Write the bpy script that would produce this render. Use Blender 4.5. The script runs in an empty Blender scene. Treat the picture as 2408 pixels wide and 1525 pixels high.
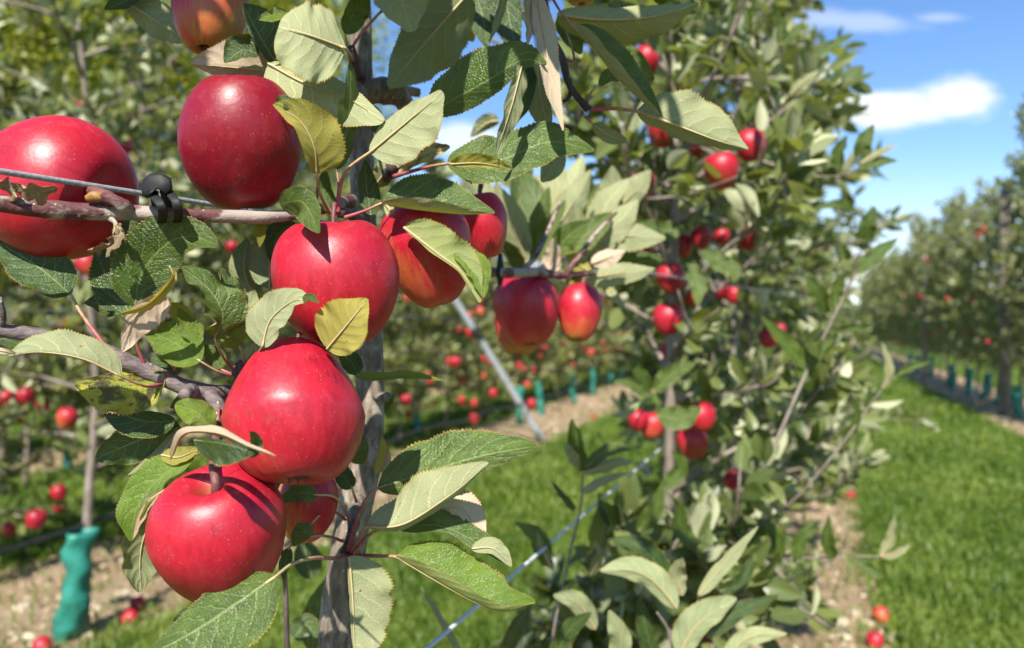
import bpy, math, random
import numpy as np
from mathutils import Vector, Matrix, Euler

# ------------------------------------------------------------------ camera, light, exposure
S = bpy.context.scene
COL = S.collection
FPX, CU, CV, CAMZ = 1806.0, 1204.0, 762.0, 1.2      # focal length and centre in photograph pixels, camera height

cam_d = bpy.data.cameras.new("camera")
cam = bpy.data.objects.new("camera", cam_d)
COL.objects.link(cam)
cam.location = (0, 0, CAMZ)
cam.rotation_euler = (math.radians(90), 0, 0)
cam_d.sensor_width = 36.0
cam_d.lens = 27.0
cam_d.clip_start = 0.02
cam_d.clip_end = 3000
cam_d.dof.use_dof = True
cam_d.dof.focus_distance = 0.45
cam_d.dof.aperture_fstop = 6.4
S.camera = cam

SUN = Vector((-0.13, -0.72, 0.74)).normalized()
world = bpy.data.worlds.new("World")
S.world = world
world.use_nodes = True
sun_d = bpy.data.lights.new("sun", 'SUN')
sun_d.energy = 5.0
sun_d.angle = math.radians(0.53)
sun_d.color = (1.0, 0.95, 0.86)
sun = bpy.data.objects.new("sun", sun_d)
COL.objects.link(sun)
sun.rotation_euler = SUN.to_track_quat('Z', 'Y').to_euler()
S.view_settings.view_transform = 'Standard'
S.view_settings.look = 'None'
S.view_settings.exposure = 1.04
S.view_settings.gamma = 1.0
S.render.engine = 'CYCLES'
S.cycles.max_bounces = 8
S.cycles.transparent_max_bounces = 8
S.cycles.use_denoising = True


class G:
    """small node graph helper"""
    def __init__(self, nt):
        self.nt = nt
        nt.nodes.clear()

    def put(self, sock, val):
        if val is None:
            return
        if isinstance(val, bpy.types.NodeSocket):
            self.nt.links.new(val, sock)
        else:
            if sock.type == 'RGBA' and len(val) == 3:
                val = (*val, 1)
            sock.default_value = val

    def n(self, typ, ins=None, **props):
        nd = self.nt.nodes.new(typ)
        for k, v in props.items():
            setattr(nd, k, v)
        for k, v in (ins or {}).items():
            self.put(nd.inputs[k], v)
        return nd

    def m(self, op, a, b=None, c=None, clamp=False):
        nd = self.n('ShaderNodeMath', operation=op, use_clamp=clamp)
        for i, x in enumerate((a, b, c)):
            if x is not None:
                self.put(nd.inputs[i], x)
        return nd.outputs[0]

    def mix(self, f, a, b, blend='MIX'):
        nd = self.n('ShaderNodeMix', data_type='RGBA', blend_type=blend)
        self.put(nd.inputs[0], f)
        self.put(nd.inputs[6], a)
        self.put(nd.inputs[7], b)
        return nd.outputs[2]

    def mixf(self, f, a, b):
        nd = self.n('ShaderNodeMix', data_type='FLOAT')
        self.put(nd.inputs[0], f)
        self.put(nd.inputs[2], a)
        self.put(nd.inputs[3], b)
        return nd.outputs[0]

    def noise(self, vec, scale, detail=3, rough=0.55):
        return self.n('ShaderNodeTexNoise', {'Vector': vec, 'Scale': scale, 'Detail': detail, 'Roughness': rough}).outputs[0]

    def ss(self, x, lo, hi, a=0.0, b=1.0):
        nd = self.n('ShaderNodeMapRange', interpolation_type='SMOOTHSTEP')
        for i, v in enumerate((x, lo, hi, a, b)):
            self.put(nd.inputs[i], v)
        return nd.outputs[0]

    def attr(self, name):
        return self.n('ShaderNodeAttribute', attribute_name=name).outputs['Fac']

    def xyz(self, vec):
        return self.n('ShaderNodeSeparateXYZ', {0: vec}).outputs

    def vec(self, x, y, z):
        return self.n('ShaderNodeCombineXYZ', {0: x, 1: y, 2: z}).outputs[0]

    def bump(self, h, strength, dist):
        return self.n('ShaderNodeBump', {'Height': h, 'Strength': strength, 'Distance': dist}).outputs[0]

    def pbsdf(self, **ins):
        nd = self.n('ShaderNodeBsdfPrincipled')
        for k, v in ins.items():
            self.put(nd.inputs[k.replace('_', ' ')], v)
        return nd.outputs[0]

    def out(self, sh, typ='ShaderNodeOutputMaterial'):
        o = self.n(typ)
        self.nt.links.new(sh, o.inputs[0])


# ------------------------------------------------------------------ sky with a few clouds
g = G(world.node_tree)
sky = g.n('ShaderNodeTexSky', sky_type='NISHITA', sun_disc=False,
          sun_elevation=math.asin(SUN.z), sun_rotation=math.atan2(SUN.x, SUN.y) % (2 * math.pi),
          altitude=50.0, air_density=1.0, dust_density=0.15, ozone_density=3.2)
wd = g.n('ShaderNodeTexCoord').outputs['Generated']
wx, wy, wz = g.xyz(wd)
ysafe = g.m('MAXIMUM', wy, 0.05)
wa = g.m('DIVIDE', wx, ysafe)
we = g.m('DIVIDE', wz, ysafe)
n1 = g.noise(g.vec(g.m('MULTIPLY', wa, 7.0), g.m('MULTIPLY', we, 16.0), 0.3), 1.0, 6, 0.6)
n2 = g.noise(g.vec(g.m('MULTIPLY', wa, 6.0), g.m('MULTIPLY', we, 40.0), 4.3), 1.0, 5, 0.6)


def cloud(a0, e0, sa, se, amp, nz, power=1.0, slant=0.0):
    da = g.m('DIVIDE', g.m('SUBTRACT', wa, a0), sa)
    e1 = g.m('SUBTRACT', g.m('SUBTRACT', we, e0), g.m('MULTIPLY', g.m('SUBTRACT', wa, a0), slant))
    de = g.m('DIVIDE', e1, se)
    r = g.m('SQRT', g.m('ADD', g.m('MULTIPLY', da, da), g.m('MULTIPLY', de, de)))
    v = g.m('ADD', g.m('SUBTRACT', 1.0, r), g.m('MULTIPLY', g.m('SUBTRACT', nz, 0.5), 1.7))
    return g.m('MULTIPLY', g.ss(v, 0.0, 0.75), amp)


cl = cloud(0.475, 0.280, 0.170, 0.031, 1.0, n1)
for args in [(0.585, 0.290, 0.075, 0.036, 1.0, n1), (0.44, 0.395, 0.13, 0.018, 0.34, n1, 1, -0.06),
             (0.56, 0.399, 0.06, 0.010, 0.30, n1), (0.40, 0.262, 0.06, 0.022, 0.5, n1), (-0.06, 0.245, 0.08, 0.03, 0.7, n1),
             (0.44, 0.075, 0.10, 0.05, 0.85, n1), (0.535, 0.108, 0.04, 0.018, 0.8, n1), (0.15, 0.10, 0.25, 0.05, 0.6, n1)]:
    cl = g.m('MAXIMUM', cl, cloud(*args))
low = g.ss(we, 0.0, 0.24, 0.55, 0.0)
cl = g.m('MAXIMUM', cl, low)
cl = g.m('MULTIPLY', cl, g.m('GREATER_THAN', wy, 0.0))
skys = g.n('ShaderNodeHueSaturation', {'Hue': 0.505, 'Saturation': 1.16, 'Value': 0.84, 'Color': sky.outputs[0]}).outputs[0]
skyc = g.mix(cl, skys, (4.9, 5.1, 5.4))
g.out(g.n('ShaderNodeBackground', {0: skyc, 1: 0.118}).outputs[0], 'ShaderNodeOutputWorld')


# ------------------------------------------------------------------ generic helpers
def at(u, v, d):
    return Vector(((u - CU) / FPX * d, d, CAMZ - (v - CV) / FPX * d))


def rowx(lat, d):
    """x of the orchard row whose lateral offset is lat, at depth d"""
    return (lat + 0.358 * d) / 0.934


def tag(o, label=None, cat=None, group=None, kind=None):
    if label: o["label"] = label
    if cat: o["category"] = cat
    if group: o["group"] = group
    if kind: o["kind"] = kind
    return o


def empty(name, loc=(0, 0, 0)):
    o = bpy.data.objects.new(name, None)
    COL.objects.link(o)
    o.location = loc
    o.empty_display_size = 0.05
    return o


def mesh_data(name, V, F, mat, uv=None, attrs=None, smooth=True):
    V = np.asarray(V, dtype=np.float32)
    me = bpy.data.meshes.new(name)
    if isinstance(F, np.ndarray) and F.ndim == 2:
        k = F.shape[1]
        me.vertices.add(len(V))
        me.vertices.foreach_set("co", V.ravel())
        me.loops.add(F.size)
        me.loops.foreach_set("vertex_index", F.astype(np.int32).ravel())
        me.polygons.add(len(F))
        me.polygons.foreach_set("loop_start", np.arange(0, F.size, k, dtype=np.int32))
        me.polygons.foreach_set("loop_total", np.full(len(F), k, dtype=np.int32))
        flat = F.ravel()
    else:
        me.from_pydata([tuple(v) for v in V], [], [tuple(f) for f in F])
        flat = np.array([i for f in F for i in f])
    me.update(calc_edges=True)
    if uv is not None:
        l = me.uv_layers.new(name="UVMap")
        l.data.foreach_set("uv", np.asarray(uv, dtype=np.float32)[flat].ravel())
    for k, a in (attrs or {}).items():
        at_ = me.attributes.new(k, 'FLOAT', 'POINT')
        at_.data.foreach_set("value", np.asarray(a, dtype=np.float32))
    if smooth:
        me.polygons.foreach_set("use_smooth", np.ones(len(me.polygons), dtype=bool))
    if mat is not None:
        me.materials.append(mat)
    me.update()
    return me


def link(name, me, parent=None):
    o = bpy.data.objects.new(name, me)
    COL.objects.link(o)
    if parent is not None:
        o.parent = parent
        o.matrix_parent_inverse = Matrix.Translation(-parent.location) if parent.type == 'EMPTY' and parent.parent is None else Matrix.Identity(4)
    return o


def spline(P, n):
    """smooth curve through the points P, n+1 samples"""
    P = np.asarray(P, dtype=float)
    if len(P) == 2:
        t = np.linspace(0, 1, n + 1)[:, None]
        return P[0] * (1 - t) + P[1] * t
    Q = np.vstack([2 * P[0] - P[1], P, 2 * P[-1] - P[-2]])
    out = []
    for i in range(len(P) - 1):
        p0, p1, p2, p3 = Q[i:i + 4]
        for t in np.linspace(0, 1, 24, endpoint=False):
            out.append(0.5 * ((2 * p1) + (-p0 + p2) * t + (2 * p0 - 5 * p1 + 4 * p2 - p3) * t * t + (-p0 + 3 * p1 - 3 * p2 + p3) * t ** 3))
    out.append(P[-1])
    out = np.array(out)
    s = np.concatenate([[0], np.cumsum(np.linalg.norm(np.diff(out[:, :3], axis=0), axis=1))])
    if s[-1] < 1e-9:
        s = np.linspace(0, 1, len(out))
    x = np.linspace(0, s[-1], n + 1)
    return np.stack([np.interp(x, s, out[:, k]) for k in range(out.shape[1])], 1)


def norm(a):
    return a / np.maximum(np.linalg.norm(a, axis=-1, keepdims=True), 1e-12)


def tube(P, R, sides=10, n=None, wob=0.0, seed=0, caps=True):
    """tapering tube along points; R per point; returns V, F (quads), t"""
    P = np.asarray(P, dtype=float)
    R = np.broadcast_to(np.asarray(R, dtype=float), (len(P),))
    n = n or max(6, 6 * (len(P) - 1))
    C4 = spline(np.hstack([P, R[:, None]]), n)
    C, r = C4[:, :3], np.maximum(C4[:, 3], 1e-5)
    T = norm(np.gradient(C, axis=0))
    up = np.array([0, 0, 1.0]) if abs(T[0][2]) < 0.9 else np.array([0, 1.0, 0])
    A = norm(np.cross(T[0], up))
    rng = np.random.RandomState(seed)
    rings = []
    ang = np.linspace(0, 2 * np.pi, sides, endpoint=False)
    ph = rng.rand(3) * 6.28
    for i in range(n + 1):
        A = norm(A - T[i] * np.dot(A, T[i]))
        B = np.cross(T[i], A)
        k = 1 + wob * (np.sin(3 * ang + ph[0] + i * .35) * .5 + np.sin(2 * ang + ph[1] - i * .6) * .5 + (rng.rand(sides) - .5) * .6)
        rings.append(C[i] + (np.cos(ang)[:, None] * A + np.sin(ang)[:, None] * B) * (r[i] * k)[:, None])
    t = list(np.linspace(0, 1, n + 1))
    if caps:
        rings = [np.repeat(C[:1], sides, 0) * .999 + rings[0] * .001] + rings + [np.repeat(C[-1:], sides, 0) * .999 + rings[-1] * .001]
        t = [0] + t + [1]
    V = np.vstack(rings)
    m = len(rings)
    i = np.arange(m - 1)[:, None] * sides
    j = np.arange(sides)[None, :]
    j2 = (j + 1) % sides
    F = np.stack([i + j, i + j2, i + sides + j2, i + sides + j], -1).reshape(-1, 4)
    return V, F, np.repeat(t, sides)


def join(parts):
    """merge (V,F,t) tuples"""
    Vs, Fs, Ts, o = [], [], [], 0
    for V, F, t in parts:
        Vs.append(V); Fs.append(F + o); Ts.append(t)
        o += len(V)
    return np.vstack(Vs), np.vstack(Fs), np.concatenate(Ts)


# ------------------------------------------------------------------ materials
def newmat(name):
    m = bpy.data.materials.new(name)
    m.use_nodes = True
    return m, G(m.node_tree)


def leaf_material(name, top1, top2, und1, und2, trans, tfac=0.32, rough=0.42, spots=None, margin=(0.30, 0.20, 0.04), simple=False):
    m, g = newmat(name)
    uv = g.n('ShaderNodeTexCoord').outputs['UV']
    x, y, _ = g.xyz(uv)
    u = g.m('MULTIPLY_ADD', x, 2.0, -1.0)
    au = g.m('ABSOLUTE', u)
    tint = g.attr('tint')
    back = g.n('ShaderNodeNewGeometry').outputs['Backfacing']
    seedv = g.vec(g.m('ADD', g.m('MULTIPLY', u, 1.0), g.m('MULTIPLY', tint, 13.0)), g.m('MULTIPLY', y, 2.4), g.m('MULTIPLY', tint, 7.0))
    nz = g.noise(seedv, 2.2, 4)
    bmp = None
    if simple:
        top = g.mix(tint, top1, top2)
        und = g.mix(tint, und1, und2)
        mid = g.ss(au, 0.02, 0.09, 0.6, 0.0)
        top = g.mix(mid, top, (0.16, 0.22, 0.07))
    else:
        nw = g.m('MULTIPLY', g.m('SUBTRACT', nz, 0.5), 0.9)
        f = g.m('ADD', g.m('SUBTRACT', g.m('MULTIPLY', y, 6.6), g.m('MULTIPLY', g.m('POWER', au, 1.35), 1.7)), nw)
        f = g.m('ADD', f, g.m('MULTIPLY', g.m('GREATER_THAN', u, 0.0), 0.45))
        dv = g.m('ABSOLUTE', g.m('SUBTRACT', g.m('FRACT', f), 0.5))
        fade = g.ss(au, 0.55, 1.0, 1.0, 0.15)
        side = g.m('MULTIPLY', g.ss(dv, 0.012, 0.06, 1.0, 0.0), fade)
        mid = g.ss(au, 0.015, 0.055, 1.0, 0.0)
        vein = g.m('MAXIMUM', mid, g.m('MULTIPLY', side, 0.75))
        vv = g.vec(g.m('MULTIPLY', u, 4.2), g.m('ADD', g.m('MULTIPLY', y, 11.0), g.m('MULTIPLY', au, -2.0)), g.m('MULTIPLY', tint, 5.0))
        vd = g.n('ShaderNodeTexVoronoi', {'Vector': vv, 'Scale': 3.4}, feature='DISTANCE_TO_EDGE').outputs['Distance']
        cell = g.ss(vd, 0.0, 0.22)
        net = g.ss(vd, 0.0, 0.07, 1.0, 0.0)
        fine = g.noise(g.vec(g.m('MULTIPLY', u, 60.0), g.m('MULTIPLY', y, 150.0), tint), 1.0, 2)
        top = g.mix(g.ss(nz, 0.3, 0.7), top1, top2)
        top = g.mix(g.m('MULTIPLY', g.m('MAXIMUM', g.m('MULTIPLY', vein, 0.95), g.m('MULTIPLY', net, 0.40)), 0.8), top, (0.23, 0.30, 0.10))
        und = g.mix(fine, und1, und2)
        und = g.mix(g.m('MULTIPLY', nz, 0.35), und, top)
        und = g.mix(g.m('MULTIPLY', g.m('MAXIMUM', vein, g.m('MULTIPLY', net, 0.25)), 0.6), und, (0.55, 0.54, 0.30))
        if spots:
            sp = g.noise(seedv, 1.6, 5, 0.65)
            top = g.mix(g.ss(sp, 0.47, 0.60), top, spots[0])
            sp2 = g.noise(g.vec(g.m('ADD', u, 9.0), g.m('MULTIPLY', y, 2.2), tint), 5.0, 4, 0.7)
            top = g.mix(g.ss(sp2, 0.56, 0.64), top, spots[1])
            und = g.mix(g.ss(sp, 0.45, 0.62, 0.0, 0.7), und, spots[1])
        e = g.ss(au, 0.945, 0.99)
        top = g.mix(e, top, margin)
        und = g.mix(e, und, margin)
        h = g.m('ADD', g.m('MULTIPLY', cell, 0.55), g.m('MULTIPLY', g.ss(dv, 0.0, 0.30), 0.8))
        h = g.m('ADD', h, g.m('MULTIPLY', fine, 0.35))
        bmp = g.bump(h, g.mixf(back, 0.5, 0.28), 0.0012)
        brown = g.noise(g.vec(g.m('ADD', g.m('MULTIPLY', u, 1.0), g.m('MULTIPLY', tint, 31.0)), g.m('MULTIPLY', y, 2.2), 2.7), 6.5, 5, 0.7)
        bs = g.ss(brown, 0.665, 0.70)
        top = g.mix(bs, top, (0.11, 0.055, 0.015))
        und = g.mix(bs, und, (0.16, 0.09, 0.03))
        pat = g.noise(seedv, 0.9, 3)
        top = g.mix(g.ss(pat, 0.5, 0.75, 0.0, 0.4), top, (0.10, 0.145, 0.014))
    tv = g.m('MULTIPLY_ADD', tint, 0.5, 0.75)
    col = g.mix(back, top, und)
    hsv = g.n('ShaderNodeHueSaturation', {'Hue': g.m('MULTIPLY_ADD', tint, -0.02, 0.502), 'Saturation': 1.0, 'Value': tv, 'Color': col}).outputs[0]
    r = g.mixf(back, rough, 0.85)
    sp = g.mixf(back, 0.5, 0.2)
    b = g.pbsdf(Base_Color=hsv, Roughness=r, Specular_IOR_Level=sp, Normal=bmp)
    tr = g.n('ShaderNodeBsdfTranslucent', {'Color': trans}).outputs[0]
    mx = g.n('ShaderNodeMixShader', {0: tfac})
    g.nt.links.new(b, mx.inputs[1])
    g.nt.links.new(tr, mx.inputs[2])
    g.out(mx.outputs[0])
    return m


M = {}
M['g'] = leaf_material('leaf_green', (0.036, 0.078, 0.008), (0.072, 0.130, 0.018), (0.27, 0.295, 0.155), (0.40, 0.42, 0.245), (0.18, 0.22, 0.006), 0.28, 0.36)
M['d'] = leaf_material('leaf_dark_and_shaded', (0.020, 0.052, 0.010), (0.040, 0.085, 0.018), (0.24, 0.28, 0.14), (0.32, 0.36, 0.19), (0.09, 0.14, 0.006), 0.2, 0.34)  # dark leaves, and leaves in shadow with their shade put into the colour
M['l'] = leaf_material('leaf_bright_green', (0.085, 0.165, 0.009), (0.14, 0.235, 0.020), (0.32, 0.37, 0.13), (0.42, 0.45, 0.18), (0.30, 0.38, 0.006), 0.34, 0.38)
M['y'] = leaf_material('leaf_yellowing', (0.20, 0.20, 0.010), (0.29, 0.26, 0.018), (0.31, 0.30, 0.06), (0.42, 0.38, 0.09), (0.45, 0.38, 0.01), 0.42, 0.5)
M['p'] = leaf_material('leaf_pale_pink', (0.20, 0.19, 0.07), (0.28, 0.22, 0.10), (0.47, 0.37, 0.26), (0.60, 0.48, 0.36), (0.30, 0.26, 0.05), 0.2, 0.55, margin=(0.45, 0.25, 0.14))
M['s'] = leaf_material('leaf_spotted', (0.33, 0.36, 0.02), (0.42, 0.42, 0.04), (0.3, 0.3, 0.1), (0.4, 0.35, 0.15), (0.3, 0.25, 0.02), 0.2, 0.45,
                       spots=((0.045, 0.05, 0.012), (0.08, 0.012, 0.012)), margin=(0.42, 0.17, 0.08))
M['b'] = leaf_material('leaf_withered', (0.20, 0.125, 0.07), (0.33, 0.22, 0.13), (0.24, 0.16, 0.09), (0.38, 0.27, 0.17), (0.2, 0.12, 0.05), 0.12, 0.8, margin=(0.12, 0.06, 0.03))
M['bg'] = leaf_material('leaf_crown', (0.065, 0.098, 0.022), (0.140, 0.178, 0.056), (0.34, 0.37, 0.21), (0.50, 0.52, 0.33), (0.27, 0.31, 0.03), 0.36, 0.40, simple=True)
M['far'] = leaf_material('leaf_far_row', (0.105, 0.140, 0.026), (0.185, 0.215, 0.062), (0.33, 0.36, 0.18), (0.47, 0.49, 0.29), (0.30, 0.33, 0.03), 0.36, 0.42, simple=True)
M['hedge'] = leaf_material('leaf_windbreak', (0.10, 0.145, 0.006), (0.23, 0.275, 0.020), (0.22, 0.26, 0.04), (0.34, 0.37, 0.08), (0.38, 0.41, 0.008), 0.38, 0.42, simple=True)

# apple skin
mA, g = newmat('apple_skin')
oc = g.n('ShaderNodeTexCoord').outputs['Object']
oi = g.n('ShaderNodeObjectInfo').outputs['Random']
ox, oy, oz = g.xyz(oc)
rr = g.m('SQRT', g.m('ADD', g.m('ADD', g.m('MULTIPLY', ox, ox), g.m('MULTIPLY', oy, oy)), 1e-6))
stv = g.vec(g.m('DIVIDE', ox, rr), g.m('DIVIDE', oy, rr), g.m('MULTIPLY_ADD', oz, 9.0, g.m('MULTIPLY', oi, 20.0)))
streak = g.noise(stv, 9.0, 4, 0.6)
soft = g.noise(g.n('ShaderNodeVectorMath', {0: oc, 1: g.vec(oi, oi, oi)}, operation='ADD').outputs[0], 38.0, 3)
bl = g.attr('blush')
cav = g.attr('cavity')
f = g.m('ADD', bl, g.m('ADD', g.m('MULTIPLY', g.m('SUBTRACT', streak, 0.5), 0.75), g.m('MULTIPLY', g.m('SUBTRACT', soft, 0.5), 0.7)))
red = g.mix(g.ss(g.m('ADD', g.m('MULTIPLY', streak, 0.6), g.m('MULTIPLY', soft, 0.4)), 0.3, 0.7), (0.26, 0.004, 0.016), (0.44, 0.012, 0.028))
ora = g.mix(soft, (0.42, 0.045, 0.025), (0.42, 0.12, 0.032))
grd = g.mix(soft, (0.28, 0.20, 0.030), (0.36, 0.25, 0.055))
red = g.mix(g.ss(f, 0.95, 1.3), red, (0.19, 0.003, 0.012))
c = g.mix(g.ss(f, 0.22, 0.62), ora, red)
c = g.mix(g.ss(f, -0.08, 0.25, 1.0, 0.0), c, grd)
vo = g.n('ShaderNodeTexVoronoi', {'Vector': oc, 'Scale': 430.0}, feature='F1').outputs['Distance']
vo2 = g.n('ShaderNodeTexVoronoi', {'Vector': oc, 'Scale': 800.0}, feature='F1').outputs['Distance']
spk = g.m('MULTIPLY', g.ss(vo, 0.05, 0.13, 1.0, 0.0), g.ss(g.noise(oc, 90.0, 2), 0.35, 0.6, 0.1, 0.75))
spk = g.m('MAXIMUM', spk, g.m('MULTIPLY', g.ss(vo2, 0.08, 0.2, 1.0, 0.0), g.ss(g.noise(oc, 60.0, 3), 0.52, 0.7, 0.0, 0.35)))
c = g.mix(spk, c, (0.66, 0.30, 0.22))
bloom = g.noise(oc, 120.0, 4, 0.7)
c = g.mix(g.ss(bloom, 0.5, 0.85, 0.0, 0.06), c, (0.7, 0.42, 0.40))
c = g.mix(g.m('MULTIPLY', cav, g.ss(soft, 0.25, 0.6)), c, (0.26, 0.12, 0.04))
bm = g.bump(g.m('ADD', g.noise(oc, 420.0, 3), g.m('MULTIPLY', g.noise(oc, 60.0, 2), 3.0)), 0.12, 0.0010)
g.out(g.pbsdf(Base_Color=c, Roughness=g.m('MULTIPLY_ADD', bloom, 0.20, 0.31), Specular_IOR_Level=0.45, Normal=bm,
              Subsurface_Weight=0.03, Subsurface_Radius=(0.01, 0.003, 0.002), Subsurface_Scale=0.5))
M['apple'] = mA


def bark(name, c1, c2, c3, scale, mix3=(0.5, 0.65), lent=True, rough=0.7, stretch=(1, 1, 0.25)):
    m, g = newmat(name)
    oc = g.n('ShaderNodeTexCoord').outputs['Object']
    mp = g.n('ShaderNodeMapping', {'Vector': oc, 'Scale': stretch}).outputs[0]
    a = g.noise(mp, scale, 5, 0.65)
    b = g.noise(g.n('ShaderNodeMapping', {'Vector': oc, 'Scale': tuple(.5 + .5 * q for q in stretch)}).outputs[0], scale * 0.2, 5, 0.65)
    c = g.mix(g.ss(a, 0.35, 0.65), c1, c2)
    c = g.mix(g.ss(b, mix3[0], mix3[1]), c, c3)
    h = a
    if lent:
        vo = g.n('ShaderNodeTexVoronoi', {'Vector': oc, 'Scale': 170.0}, feature='F1').outputs['Distance']
        k = g.m('MULTIPLY', g.ss(vo, 0.10, 0.18, 1.0, 0.0), g.ss(g.noise(oc, 50.0, 2), 0.45, 0.55))
        c = g.mix(k, c, (0.46, 0.40, 0.33))
        h = g.m('ADD', a, g.m('MULTIPLY', k, 0.7))
    g.out(g.pbsdf(Base_Color=c, Roughness=rough, Specular_IOR_Level=0.35, Normal=g.bump(h, 0.7, 0.0015)))
    return m


M['trunk'] = bark('bark_trunk', (0.095, 0.073, 0.054), (0.205, 0.165, 0.125), (0.30, 0.255, 0.20), 260.0)
M['twig_dark'] = bark('bark_dark_twig', (0.035, 0.022, 0.024), (0.075, 0.05, 0.05), (0.13, 0.10, 0.09), 240.0, (0.55, 0.7))
M['limb'] = bark('bark_limb', (0.070, 0.018, 0.022), (0.12, 0.045, 0.042), (0.30, 0.245, 0.205), 200.0, (0.46, 0.56), stretch=(0.3, 1, 1))
M['limb2'] = bark('bark_lower_limb', (0.075, 0.055, 0.058), (0.16, 0.125, 0.12), (0.23, 0.185, 0.17), 330.0, (0.5, 0.7), stretch=(0.25, 1, 1))
M['bgbark'] = bark('bark_background', (0.13, 0.10, 0.08), (0.22, 0.18, 0.145), (0.28, 0.24, 0.20), 60.0, lent=False)

m, g = newmat('leaf_stalk')
t = g.attr('tint')
oc = g.n('ShaderNodeTexCoord').outputs['Object']
nz = g.noise(oc, 300.0, 3)
c = g.mix(g.ss(g.m('ADD', t, g.m('MULTIPLY', g.m('SUBTRACT', nz, 0.5), 0.5)), 0.05, 0.55), (0.25, 0.050, 0.058), (0.42, 0.32, 0.16))
g.out(g.pbsdf(Base_Color=c, Roughness=0.6, Normal=g.bump(nz, 0.3, 0.0005)))
M['stalk'] = m

m, g = newmat('apple_stem')
oc = g.n('ShaderNodeTexCoord').outputs['Object']
nz = g.noise(oc, 350.0, 4)
g.out(g.pbsdf(Base_Color=g.mix(nz, (0.075, 0.018, 0.022), (0.19, 0.075, 0.06)), Roughness=0.6, Normal=g.bump(nz, 0.5, 0.001)))
M['stem'] = m


def plain(name, c1, c2, scale, rough, metal=0.0, spec=0.5, bump=0.2, bd=0.001, det=4):
    m, g = newmat(name)
    oc = g.n('ShaderNodeTexCoord').outputs['Object']
    nz = g.noise(oc, scale, det, 0.65)
    g.out(g.pbsdf(Base_Color=g.mix(g.ss(nz, 0.3, 0.7), c1, c2), Roughness=rough, Metallic=metal, Specular_IOR_Level=spec, Normal=g.bump(nz, bump, bd)))
    return m


M['wire_pale'] = plain('bright_wire', (0.46, 0.46, 0.45), (0.60, 0.60, 0.58), 300.0, 0.8, 0.0, spec=0.15, bump=0.2)
M['wire'] = plain('galvanised_wire', (0.22, 0.235, 0.25), (0.38, 0.40, 0.42), 500.0, 0.5, 0.35, bump=0.3)
M['steel'] = plain('galvanised_steel', (0.38, 0.42, 0.44), (0.52, 0.57, 0.60), 30.0, 0.45, 0.4)
M['rubber'] = plain('black_rubber', (0.008, 0.008, 0.009), (0.016, 0.016, 0.017), 200.0, 0.6, spec=.3)
M['wood_post'] = plain('post_wood', (0.14, 0.115, 0.085), (0.25, 0.21, 0.15), 14.0, 0.85, bump=0.6, bd=0.01)
M['hose'] = plain('black_hose', (0.012, 0.012, 0.013), (0.03, 0.03, 0.03), 20.0, 0.4)
M['stone'] = plain('field_stone', (0.26, 0.19, 0.12), (0.52, 0.43, 0.32), 9.0, 0.85, bump=0.5, bd=0.01)
M['bud'] = plain('bud_scale', (0.16, 0.075, 0.02), (0.30, 0.15, 0.03), 200.0, 0.6)

m, g = newmat('green_guard_mesh')
oc = g.n('ShaderNodeTexCoord').outputs['Object']
nz = g.noise(oc, 16.0, 4)
b = g.pbsdf(Base_Color=g.mix(nz, (0.02, 0.19, 0.14), (0.06, 0.36, 0.28)), Roughness=0.38, Normal=g.bump(nz, 0.5, 0.02))
tr = g.n('ShaderNodeBsdfTranslucent', {'Color': (0.03, 0.42, 0.31, 1)}).outputs[0]
mx = g.n('ShaderNodeMixShader', {0: 0.35})
g.nt.links.new(b, mx.inputs[1]); g.nt.links.new(tr, mx.inputs[2])
g.out(mx.outputs[0])
M['guard'] = m

m, g = newmat('soil')
oc = g.n('ShaderNodeTexCoord').outputs['Object']
a = g.noise(oc, 3.0, 6, 0.7)
b = g.noise(oc, 38.0, 5, 0.7)
c = g.mix(g.ss(b, 0.3, 0.7), (0.20, 0.130, 0.072), (0.46, 0.34, 0.215))
c = g.mix(g.ss(a, 0.45, 0.65, 0.0, 0.6), c, (0.45, 0.35, 0.235))
g.out(g.pbsdf(Base_Color=c, Roughness=0.95, Specular_IOR_Level=0.1, Normal=g.bump(b, 1.0, 0.03)))
M['soil'] = m

m, g = newmat('turf')
oc = g.n('ShaderNodeTexCoord').outputs['Object']
a = g.noise(oc, 2.2, 5, 0.6)
b = g.noise(oc, 40.0, 4, 0.7)
c = g.mix(g.ss(a, 0.35, 0.65), (0.065, 0.120, 0.007), (0.12, 0.18, 0.018))
c = g.mix(g.m('MULTIPLY', b, 0.6), c, (0.035, 0.07, 0.010))
g.out(g.pbsdf(Base_Color=c, Roughness=0.9, Specular_IOR_Level=0.1, Normal=g.bump(b, 1.0, 0.05)))
M['turf'] = m

m, g = newmat('grass_blade')
t = g.attr('tint')
c = g.mix(t, (0.070, 0.125, 0.010), (0.185, 0.245, 0.038))
oc = g.n('ShaderNodeTexCoord').outputs['Object']
dry = g.ss(g.noise(oc, 1.1, 5, 0.65), 0.52, 0.72, 0.0, 0.35)
c = g.mix(dry, c, (0.20, 0.205, 0.055))
lush = g.ss(g.noise(oc, 3.7, 4, 0.6), 0.5, 0.66, 0.0, 0.6)
c = g.mix(lush, c, (0.045, 0.105, 0.009))
b = g.pbsdf(Base_Color=c, Roughness=0.5, Specular_IOR_Level=0.4)
tr = g.n('ShaderNodeBsdfTranslucent', {'Color': (0.24, 0.38, 0.015, 1)}).outputs[0]
mx = g.n('ShaderNodeMixShader', {0: 0.35})
g.nt.links.new(b, mx.inputs[1]); g.nt.links.new(tr, mx.inputs[2])
g.out(mx.outputs[0])
M['grass'] = m

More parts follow.
